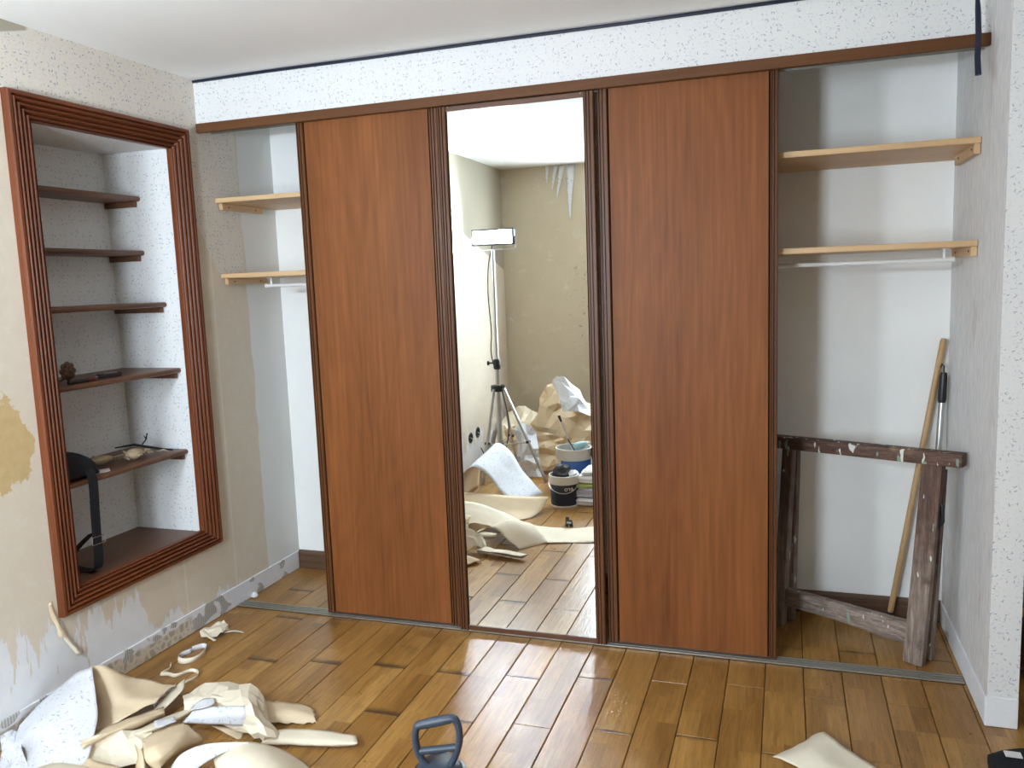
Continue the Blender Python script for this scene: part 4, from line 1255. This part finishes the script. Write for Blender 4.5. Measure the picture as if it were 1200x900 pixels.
# beige curl behind it
sheet('wallpaper_sheet', [[(0.165, -1.031, 0.198), (0.180, -0.992, 0.185), (0.210, -0.947, 0.136), (0.250, -0.892, 0.094), (0.390, -0.872, 0.074)],
      [(0.120, -1.023, 0.126), (0.200, -1.036, 0.123), (0.270, -1.020, 0.117), (0.310, -0.962, 0.086), (0.400, -0.933, 0.083)],
      [(0.160, -1.046, 0.043), (0.260, -1.087, 0.072), (0.330, -1.066, 0.090), (0.380, -1.025, 0.095), (0.420, -0.990, 0.088)],
      [(0.290, -1.161, 0.028), (0.340, -1.156, 0.045), (0.380, -1.117, 0.073), (0.400, -1.049, 0.081), (0.420, -1.012, 0.080)]],
      BP, 'beige back of a curled sheet beside the big white one', 'wallpaper', HEAP, nu=24, nv=18, crumple=0.004, seed=5, freq=9)
sheet('wallpaper_sheet', [[(0.219, -0.866, 0.070), (0.300, -0.867, 0.060), (0.337, -0.811, 0.040)], [(0.317, -0.942, 0.070), (0.371, -0.922, 0.080), (0.383, -0.879, 0.060)], [(0.367, -0.968, 0.030), (0.374, -0.947, 0.050), (0.371, -0.900, 0.045)]],
      [M['paper_sheet'], M['backing_pale']], 'crumpled sprigged tip of the curled sheet', 'wallpaper', HEAP, nu=8, nv=7, crumple=0.006, seed=8, freq=30, ragged=0.004, facet=True)
sheet('wallpaper_sheet', [[(0.405, -1.008, 0.050), (0.385, -0.905, 0.060), (0.366, -0.808, 0.060), (0.359, -0.783, 0.050)], [(0.427, -1.008, 0.040), (0.432, -0.939, 0.050), (0.418, -0.870, 0.060), (0.382, -0.819, 0.050)]],
      CP, 'narrow pale flap folded up right of the curled sheet', 'wallpaper', HEAP, nu=16, nv=6, crumple=0.003, seed=11)
# long narrow folds across the middle
sheet('wallpaper_sheet', [[(0.378, -1.311, 0.090), (0.378, -1.175, 0.080), (0.400, -1.082, 0.070), (0.439, -0.993, 0.060)], [(0.420, -1.337, 0.100), (0.447, -1.236, 0.100), (0.468, -1.142, 0.090), (0.482, -1.037, 0.070)], [(0.383, -1.299, 0.060), (0.416, -1.200, 0.050), (0.449, -1.114, 0.050), (0.469, -1.021, 0.040)]],
      BP, 'long narrow beige fold running across the heap', 'wallpaper', HEAP, nu=22, nv=9, crumple=0.003, seed=13)
sheet('wallpaper_sheet', [[(0.441, -1.167, 0.060), (0.480, -1.090, 0.060), (0.510, -0.981, 0.050), (0.514, -0.924, 0.040)], [(0.486, -1.195, 0.070), (0.533, -1.128, 0.070), (0.555, -1.024, 0.060), (0.531, -0.944, 0.040)], [(0.469, -1.162, 0.030), (0.517, -1.094, 0.030), (0.523, -0.982, 0.020), (0.524, -0.933, 0.020)]],
      CP, 'second beige fold lying just right of the long one', 'wallpaper', HEAP, nu=18, nv=9, crumple=0.003, seed=15)
# lower-left beige folds
sheet('wallpaper_sheet', [[(0.397, -1.320, 0.110), (0.421, -1.254, 0.100), (0.462, -1.186, 0.080), (0.499, -1.119, 0.060)], [(0.411, -1.318, 0.070), (0.459, -1.262, 0.050), (0.522, -1.235, 0.050), (0.556, -1.184, 0.050)], [(0.510, -1.432, 0.060), (0.513, -1.337, 0.030), (0.539, -1.276, 0.020), (0.582, -1.239, 0.020)]],
      CP, 'broad cream sheet under the folds at the heap front', 'wallpaper', HEAP, nu=8, nv=6, crumple=0.006, seed=17, freq=9, facet=True)
sheet('wallpaper_sheet', [[(0.381, -1.325, 0.060), (0.485, -1.355, 0.080), (0.568, -1.338, 0.060)], [(0.524, -1.479, 0.050), (0.602, -1.473, 0.060), (0.653, -1.413, 0.030)]],
      BP, 'beige fold at the very front edge below the white sheet', 'wallpaper', HEAP, nu=14, nv=8, crumple=0.004, seed=19)
# yellowish upright fold
sheet('wallpaper_sheet', [[(0.576, -1.276, 0.100), (0.619, -1.310, 0.080), (0.619, -1.339, 0.020)], [(0.631, -1.308, 0.110), (0.668, -1.339, 0.100), (0.701, -1.381, 0.060)], [(0.580, -1.237, 0.090), (0.625, -1.275, 0.060), (0.678, -1.324, 0.020)]],
      [M['yellowed'], M['backing']], 'yellowed pinched fold standing up at the front of the heap', 'wallpaper', HEAP, nu=12, nv=10, crumple=0.003, seed=23)
# curved beige sheet centre front
sheet('wallpaper_sheet', [[(0.541, -1.212, 0.070), (0.563, -1.160, 0.080), (0.579, -1.093, 0.070), (0.581, -1.063, 0.060)], [(0.639, -1.306, 0.110), (0.676, -1.263, 0.120), (0.682, -1.175, 0.100), (0.660, -1.099, 0.060)], [(0.686, -1.344, 0.100), (0.733, -1.336, 0.120), (0.734, -1.264, 0.100), (0.689, -1.104, 0.030)], [(0.716, -1.331, 0.060), (0.728, -1.328, 0.080), (0.699, -1.274, 0.060), (0.651, -1.160, 0.020)]],
      BP, 'curved beige sheet arching over at the front of the heap', 'wallpaper', HEAP, nu=18, nv=18, crumple=0.004, seed=27)
sheet('paper_scrap', [[(0.532, -1.143, 0.100), (0.563, -1.077, 0.090)], [(0.573, -1.177, 0.100), (0.598, -1.113, 0.090)]],
      [M['paper_sheet'], M['backing']], 'small sprigged scrap lying on the curved beige sheet', 'paper scrap', None, nu=8, nv=6, crumple=0.003, seed=29, ragged=0.003)
# the draped cream sheet on the right
sheet('wallpaper_sheet', [[(0.426, -0.882, 0.040), (0.472, -0.836, 0.060), (0.584, -0.814, 0.080), (0.700, -0.818, 0.080), (0.733, -0.797, 0.030)],
      [(0.487, -0.943, 0.060), (0.569, -0.929, 0.090), (0.680, -0.927, 0.110), (0.788, -0.937, 0.110), (0.829, -0.922, 0.050)],
      [(0.508, -0.969, 0.050), (0.607, -0.956, 0.070), (0.760, -1.004, 0.110), (0.871, -1.040, 0.120), (0.895, -0.997, 0.050)],
      [(0.507, -0.962, 0.020), (0.631, -0.967, 0.040), (0.806, -1.034, 0.070), (0.908, -1.069, 0.080), (0.948, -1.007, 0.020)],
      [(0.524, -0.976, 0.010), (0.643, -0.975, 0.020), (0.825, -1.035, 0.030), (0.890, -1.051, 0.030), (0.921, -1.019, 0.010)]],
      CP, 'crumpled cream sheet draped over the right side of the heap', 'wallpaper', HEAP, nu=11, nv=10, crumple=0.009, seed=31, freq=16, facet=True)
sheet('wallpaper_sheet', [[(0.570, -0.994, 0.085), (0.598, -0.973, 0.100), (0.636, -0.956, 0.100)], [(0.589, -1.035, 0.090), (0.644, -1.021, 0.100), (0.660, -0.987, 0.100)]],
      [M['paper_sheet'], M['backing']], 'little sprigged flap near the top of the cream sheet', 'wallpaper', HEAP, nu=10, nv=8, crumple=0.002, seed=33)
sheet('wallpaper_sheet', [[(0.594, -1.024, 0.085), (0.670, -1.009, 0.100), (0.805, -1.015, 0.125)], [(0.595, -1.052, 0.075), (0.689, -1.035, 0.085), (0.828, -1.044, 0.110)], [(0.572, -1.059, 0.050), (0.686, -1.035, 0.050), (0.816, -1.030, 0.060)]],
      [M['paper_sheet'], M['backing']], 'sprigged band across the middle of the cream sheet', 'wallpaper', HEAP, nu=16, nv=10, crumple=0.002, seed=35)
sheet('wallpaper_sheet', [[(0.640, -0.999, 0.020), (0.707, -0.993, 0.020), (0.760, -0.967, 0.020)], [(0.688, -1.006, 0.012), (0.752, -1.016, 0.008), (0.780, -0.986, 0.008)], [(0.773, -1.026, 0.004), (0.784, -1.017, 0.004), (0.769, -0.977, 0.004)]],
      BP, 'beige pointed flap under the sprigged band', 'wallpaper', HEAP, nu=12, nv=10, crumple=0.002, seed=37)
# two tongues reaching out over the boards
sheet('wallpaper_sheet', [[(0.724, -0.825, 0.030), (0.805, -0.804, 0.030), (0.870, -0.781, 0.020), (0.925, -0.789, 0.015)], [(0.776, -0.899, 0.030), (0.854, -0.876, 0.035), (0.928, -0.859, 0.030), (0.969, -0.842, 0.020)], [(0.797, -0.932, 0.012), (0.878, -0.905, 0.012), (0.948, -0.883, 0.010), (0.991, -0.862, 0.008)]],
      [M['backing'], M['backing_pale']], 'upper flat beige tongue reaching right from the heap', 'wallpaper', HEAP, nu=16, nv=10, crumple=0.003, seed=41, ragged=0.006)
sheet('wallpaper_sheet', [[(0.886, -0.986, 0.030), (0.961, -0.959, 0.035), (1.071, -0.946, 0.035), (1.187, -0.935, 0.030)], [(0.906, -1.042, 0.040), (0.998, -1.015, 0.035), (1.103, -0.998, 0.035), (1.216, -0.975, 0.030)], [(0.894, -1.057, 0.025), (1.006, -1.029, 0.020), (1.107, -1.008, 0.020), (1.207, -0.978, 0.018)], [(0.892, -1.027, 0.004), (0.992, -1.011, 0.004), (1.095, -0.989, 0.004), (1.188, -0.964, 0.004)]],
      CP, 'long rolled cream tongue pointing right across the boards', 'wallpaper', HEAP, nu=22, nv=14, crumple=0.003, seed=43)
# sprigged strip and cream dome at the bottom edge
sheet('wallpaper_sheet', [[(0.730, -1.311, 0.050), (0.753, -1.271, 0.090), (0.818, -1.228, 0.110), (0.944, -1.180, 0.110)], [(0.788, -1.310, 0.030), (0.810, -1.266, 0.050), (0.865, -1.225, 0.080), (0.950, -1.189, 0.110)]],
      [M['paper_sheet'], M['backing']], 'sprigged strip curving along the front of the heap', 'wallpaper', HEAP, nu=20, nv=8, crumple=0.003, seed=47)
sheet('wallpaper_sheet', [[(0.814, -1.198, 0.050), (0.906, -1.183, 0.100), (0.971, -1.161, 0.100), (1.039, -1.125, 0.060), (1.121, -1.114, 0.005)], [(0.864, -1.252, 0.050), (0.986, -1.288, 0.120), (1.053, -1.260, 0.120), (1.106, -1.222, 0.080), (1.161, -1.169, 0.005)], [(0.926, -1.323, 0.020), (1.052, -1.382, 0.080), (1.126, -1.362, 0.080), (1.184, -1.321, 0.050), (1.245, -1.276, 0.004)]],
      CP, 'smooth cream dome of paper at the bottom edge', 'wallpaper', HEAP, nu=24, nv=14, crumple=0.003, seed=51, freq=6)
# scraps near the wall behind the heap
sheet('wallpaper_sheet', [[(0.030, -1.309, 0.067), (0.020, -1.254, 0.052), (0.040, -1.242, 0.036)], [(0.039, -1.323, 0.020), (0.099, -1.324, 0.030), (0.138, -1.320, 0.040)], [(0.128, -1.399, 0.004), (0.179, -1.385, 0.004), (0.202, -1.354, 0.004)]],
      [M['paper_sheet'], M['backing']], 'greyish crumpled scrap tucked left of the big white sheet', 'wallpaper', HEAP, nu=8, nv=7, crumple=0.007, seed=53, freq=22, facet=True)

# three small curls lying on the boards
sheet('paper_curl', [[(0.036, -0.316, 0.012), (0.075, -0.288, 0.020), (0.092, -0.249, 0.030), (0.110, -0.235, 0.030), (0.145, -0.247, 0.010)], [(0.078, -0.353, 0.004), (0.150, -0.371, 0.020), (0.177, -0.347, 0.028), (0.170, -0.302, 0.020), (0.150, -0.261, 0.004)]],
      CP, 'torn crumpled paper scrap on the boards, farthest from the heap', 'paper scrap', 'little paper curls on the boards', nu=9, nv=5, crumple=0.007, seed=61, freq=40, ragged=0.006, facet=True)
tail = sheet('paper_curl', [[(0.067, -0.337, 0.020), (0.124, -0.369, 0.012), (0.175, -0.387, 0.006)], [(0.066, -0.318, 0.020), (0.124, -0.351, 0.012), (0.175, -0.370, 0.006)]], [M['backing_pale'], M['backing_pale']], 'short curled tail of paper in front of the crumpled scrap', 'paper scrap', 'little paper curls on the boards', nu=10, nv=4, crumple=0.002, seed=63)
tail = sheet('paper_curl', [[(0.146, -0.285, 0.006), (0.194, -0.269, 0.012), (0.233, -0.260, 0.004)], [(0.158, -0.301, 0.006), (0.206, -0.285, 0.012), (0.248, -0.275, 0.004)]], [M['backing_pale'], M['backing_pale']], 'thin paper thread pointing right from the crumpled scrap', 'paper scrap', 'little paper curls on the boards', nu=10, nv=3, crumple=0.001, seed=65)
def loop_strip(path, w, lab, seed, mats):
    pts = catmull(path, 30)
    lo = [p for p in pts]
    hi = [p + Vector((0.003, 0.006, w)) for p in pts]
    return sheet('paper_curl', [lo, hi], mats, lab, 'paper scrap', 'little paper curls on the boards', nu=30, nv=3, crumple=0.001, seed=seed)
loop_strip([(0.150, -0.507, 0.003), (0.133, -0.545, 0.003), (0.143, -0.582, 0.003), (0.181, -0.597, 0.003), (0.213, -0.573, 0.003), (0.215, -0.516, 0.003), (0.190, -0.464, 0.003), (0.164, -0.453, 0.003), (0.139, -0.493, 0.003)], 0.022, 'looped ribbon of paper between the scrap and the heap', 67, [M['paper_sheet'], M['backing_pale']])
loop_strip([(0.139, -0.623, 0.003), (0.168, -0.662, 0.003), (0.162, -0.709, 0.003), (0.193, -0.701, 0.003), (0.238, -0.704, 0.003), (0.263, -0.653, 0.003), (0.305, -0.658, 0.003), (0.328, -0.696, 0.003), (0.311, -0.751, 0.003)], 0.014, 'thin wavy ribbon of paper nearest the heap', 69, [M['backing_pale'], M['backing_pale']])

# folded scrap at the right front
sheet('paper_scrap', [[(2.533, -0.662, 0.004), (2.611, -0.571, 0.004), (2.688, -0.472, 0.004)], [(2.567, -0.683, 0.010), (2.636, -0.629, 0.030), (2.709, -0.548, 0.035)], [(2.634, -0.725, 0.004), (2.697, -0.693, 0.020), (2.772, -0.596, 0.020)], [(2.681, -0.799, 0.003), (2.768, -0.732, 0.003), (2.847, -0.652, 0.003)]],
      [M['scrap'], M['backing']], 'folded cream scrap on the boards before the right door', 'paper scrap', None, nu=16, nv=16, crumple=0.004, seed=71, freq=12)

# sheets farther back, only seen in the mirror
sheet('wallpaper_sheet', [[(0.40, -1.93, 0.01), (0.41, -1.95, 0.17), (0.50, -1.97, 0.27), (0.60, -1.98, 0.23), (0.70, -1.97, 0.12), (0.84, -1.93, 0.015)], [(0.40, -2.35, 0.02), (0.44, -2.36, 0.22), (0.55, -2.36, 0.36), (0.66, -2.36, 0.30), (0.76, -2.33, 0.17), (0.93, -2.25, 0.03)]],
      PB, 'arched sprigged sheet in front of the tripod, in the mirror', 'wallpaper', HEAP, nu=26, nv=10, crumple=0.004, seed=75, freq=6)
sheet('wallpaper_sheet', [[(0.32, -1.55, 0.004), (0.55, -1.56, 0.004), (0.80, -1.58, 0.004), (1.00, -1.72, 0.005)], [(0.32, -1.75, 0.03), (0.55, -1.76, 0.03), (0.82, -1.78, 0.02), (1.04, -1.84, 0.03)], [(0.32, -1.90, 0.11), (0.60, -1.92, 0.10), (0.86, -1.93, 0.09), (1.06, -1.96, 0.09)]],
      BP, 'beige curled sheet between the arched one and the long flap', 'wallpaper', HEAP, nu=20, nv=12, crumple=0.003, seed=77, freq=6)
sheet('wallpaper_sheet', [[(0.42, -1.30, 0.004), (0.70, -1.27, 0.01), (0.95, -1.27, 0.012), (1.15, -1.24, 0.006), (1.40, -1.30, 0.004), (1.62, -1.36, 0.006)], [(0.42, -1.42, 0.10), (0.70, -1.42, 0.10), (0.92, -1.42, 0.06), (1.10, -1.42, 0.014), (1.38, -1.47, 0.005), (1.60, -1.55, 0.015)], [(0.42, -1.52, 0.14), (0.66, -1.53, 0.15), (0.85, -1.54, 0.10), (1.05, -1.55, 0.02), (1.35, -1.58, 0.005), (1.58, -1.64, 0.03)]],
      CP, 'long cream flap stretching across the floor in the mirror', 'wallpaper', HEAP, nu=26, nv=12, crumple=0.004, seed=79, freq=7)
# crumpled pile against the back wall
PILE = 'crumpled sheets against the back wall'
sheet('wallpaper_sheet', [[(0.50, -3.30, 0.02), (0.55, -3.35, 0.30), (0.62, -3.42, 0.55), (0.70, -3.46, 0.66)], [(0.66, -3.10, 0.02), (0.68, -3.18, 0.32), (0.73, -3.30, 0.60), (0.78, -3.38, 0.71)], [(0.85, -3.08, 0.02), (0.86, -3.16, 0.25), (0.88, -3.25, 0.42), (0.93, -3.36, 0.56)], [(1.10, -3.12, 0.02), (1.09, -3.18, 0.20), (1.08, -3.28, 0.38), (1.08, -3.38, 0.48)]],
      PB, 'tall crumpled beige sheet heaped up in the back corner', 'wallpaper', PILE, nu=9, nv=10, crumple=0.035, seed=83, freq=6, facet=True)
sheet('wallpaper_sheet', [[(0.70, -3.36, 0.68), (0.80, -3.30, 0.74), (0.95, -3.34, 0.62)], [(0.80, -3.24, 0.58), (0.92, -3.22, 0.60), (1.04, -3.28, 0.50)], [(0.84, -3.18, 0.46), (0.96, -3.17, 0.47), (1.06, -3.22, 0.42)]],
      BP, 'sprigged corner folded over the tall beige heap', 'wallpaper', PILE, nu=6, nv=6, crumple=0.015, seed=85, freq=7, facet=True)
sheet('wallpaper_sheet', [[(0.30, -3.10, 0.02), (0.33, -3.12, 0.22), (0.40, -3.16, 0.34)], [(0.48, -2.98, 0.02), (0.50, -3.02, 0.25), (0.54, -3.08, 0.40)], [(0.72, -2.94, 0.02), (0.72, -2.98, 0.20), (0.72, -3.04, 0.33)], [(0.86, -3.04, 0.02), (0.86, -3.08, 0.16), (0.84, -3.12, 0.26)]],
      PB, 'lower crumpled sheet behind the tripod legs', 'wallpaper', PILE, nu=9, nv=8, crumple=0.035, seed=87, freq=7, facet=True)
sheet('wallpaper_sheet', [[(0.52, -2.90, 0.36), (0.60, -2.88, 0.42), (0.70, -2.92, 0.34)], [(0.58, -2.80, 0.16), (0.64, -2.78, 0.20), (0.74, -2.82, 0.16)], [(0.60, -2.76, 0.01), (0.68, -2.74, 0.02), (0.80, -2.78, 0.01)]],
      BP, 'pale pointed sheet propped beside the tripod leg', 'wallpaper', PILE, nu=6, nv=7, crumple=0.018, seed=89, freq=7, facet=True)
sheet('wallpaper_sheet', [[(0.26, -2.95, 0.02), (0.42, -2.92, 0.02), (0.60, -2.86, 0.02)], [(0.25, -3.2, 0.22), (0.42, -3.2, 0.26), (0.62, -3.15, 0.22)], [(0.25, -3.5, 0.42), (0.45, -3.5, 0.44), (0.66, -3.5, 0.38)]],
      CP, 'cream sheet sloping up into the corner behind the tripod', 'wallpaper', PILE, nu=8, nv=8, crumple=0.03, seed=91, freq=6, facet=True)

# ================================================================ slate-blue steamer with a D-handle, standing on the boards
tl2 = empty('wallpaper_steamer', (1.715, -1.41, 0), 'slate-blue machine with a D-shaped carrying handle, at the bottom edge', 'machine')
tc_ = Vector((1.715, -1.41, 0))
obj('body', lathe([(0, 0.012), (0.10, 0.012), (0.112, 0.022), (0.115, 0.06), (0.108, 0.17), (0.085, 0.235), (0.066, 0.268), (0.060, 0.288), (0.052, 0.298), (0, 0.302)], tc_, 32), M['tool_blue'], tl2, 50)
obj('neck_ring', lathe([(0.058, 0.268), (0.069, 0.270), (0.070, 0.280), (0.060, 0.284)], tc_, 32), M['black'], tl2, 50)
for k in range(4):
    a = PI / 4 + k * PI / 2
    obj('foot', lathe([(0, 0), (0.016, 0), (0.018, 0.012), (0, 0.013)], tc_ + Vector((0.08 * math.cos(a), 0.08 * math.sin(a), 0)), 12), M['black'], tl2)
hd_ = Vector((math.cos(math.radians(14)), math.sin(math.radians(14)), 0))
up_ = Vector((0, 0, 1))
def hp_(u, z): return tc_ + hd_ * u + up_ * z
path = [hp_(-0.030, 0.292), hp_(-0.044, 0.308), hp_(-0.056, 0.335), hp_(-0.060, 0.375), hp_(-0.055, 0.400), hp_(-0.046, 0.408), hp_(0.0, 0.418), hp_(0.036, 0.426), hp_(0.049, 0.419), hp_(0.056, 0.395), hp_(0.055, 0.362), hp_(0.046, 0.330), hp_(0.036, 0.308), hp_(0.028, 0.292)]
obj('handle', tube(catmull(path, 50), 0.0105, 12, flat=(1.25, 0.9)), M['tool_blue'], tl2, 60)
obj('lower_bar', tube([hp_(-0.054, 0.333), hp_(0.0, 0.339), hp_(0.047, 0.345)], 0.0105, 10), M['tool_blue'], tl2, 60)
obj('grip_sleeve', tube([hp_(-0.048, 0.406), hp_(0.0, 0.417), hp_(0.036, 0.4245)], [0.012, 0.0135, 0.012], 14), M['tool_blue'], tl2, 60)

# black tool bag cut off by the lower right corner
bg = empty('tool_bag', (3.32, -0.60, 0), 'black tool bag with a white tag in the lower right corner', 'bag')
bm = B()
secs = []
for k in range(9):
    u = k / 8
    x = 3.165 + 0.36 * u
    s = 0.25 + 0.75 * math.sin(PI * min(1.0, 0.08 + u * 0.9)) ** 0.5
    secs.append([bm.verts.new((x, -0.60 + 0.10 * s * math.copysign(abs(math.cos(a)) ** 0.7, math.cos(a)), 0.001 + 0.075 * s * (0.5 + 0.5 * math.copysign(abs(math.sin(a)) ** 0.6, math.sin(a))))) for a in [2 * PI * q / 16 for q in range(16)]])
for a, b in zip(secs, secs[1:]):
    for k in range(16): bm.faces.new((a[k], a[(k + 1) % 16], b[(k + 1) % 16], b[k]))
bm.faces.new(secs[0]); bm.faces.new(list(reversed(secs[-1])))
obj('body', bm, M['black_cloth'], bg, 50)
obj('white_tag', box(3.20, 3.245, -0.60, -0.57, 0.071, 0.074), M['cloth_white'], bg)
obj('strap', tube(catmull([(3.26, -0.56, 0.06), (3.30, -0.53, 0.09), (3.38, -0.52, 0.10), (3.44, -0.55, 0.06)], 14), 0.008, 8, flat=(1.6, 0.4)), M['black_cloth'], bg, 50)

# dark shelf unit in the recess right of the partition
su = empty('shelf_unit', (3.7, 0.3, 0), 'dark wooden shelf unit glimpsed right of the partition', 'shelf unit')
obj('side_panel', box(3.325, 3.345, 0.06, 0.55, 0.0, 2.1), M['shelf_dark'], su)
obj('side_panel', box(4.18, 4.20, 0.06, 0.55, 0.0, 2.1), M['shelf_dark'], su)
obj('back_panel', box(3.345, 4.18, 0.53, 0.55, 0.0, 2.1), M['stick'], su)
for z in (0.06, 0.30, 0.55, 0.80, 1.2, 1.6, 2.08):
    obj('shelf_board', box(3.345, 4.18, 0.06, 0.53, z - 0.01, z + 0.01), M['shelf_dark'], su)

lump = obj('plaster_lump', lathe([(0, 0), (0.016, 0.001), (0.019, 0.009), (0.012, 0.019), (0.005, 0.026), (0, 0.027)], (0.026, 0.115, 0.003), 7), M['brick_white'])
tag(lump, 'small white plaster lump lying by the left wall inside the wardrobe', 'plaster')
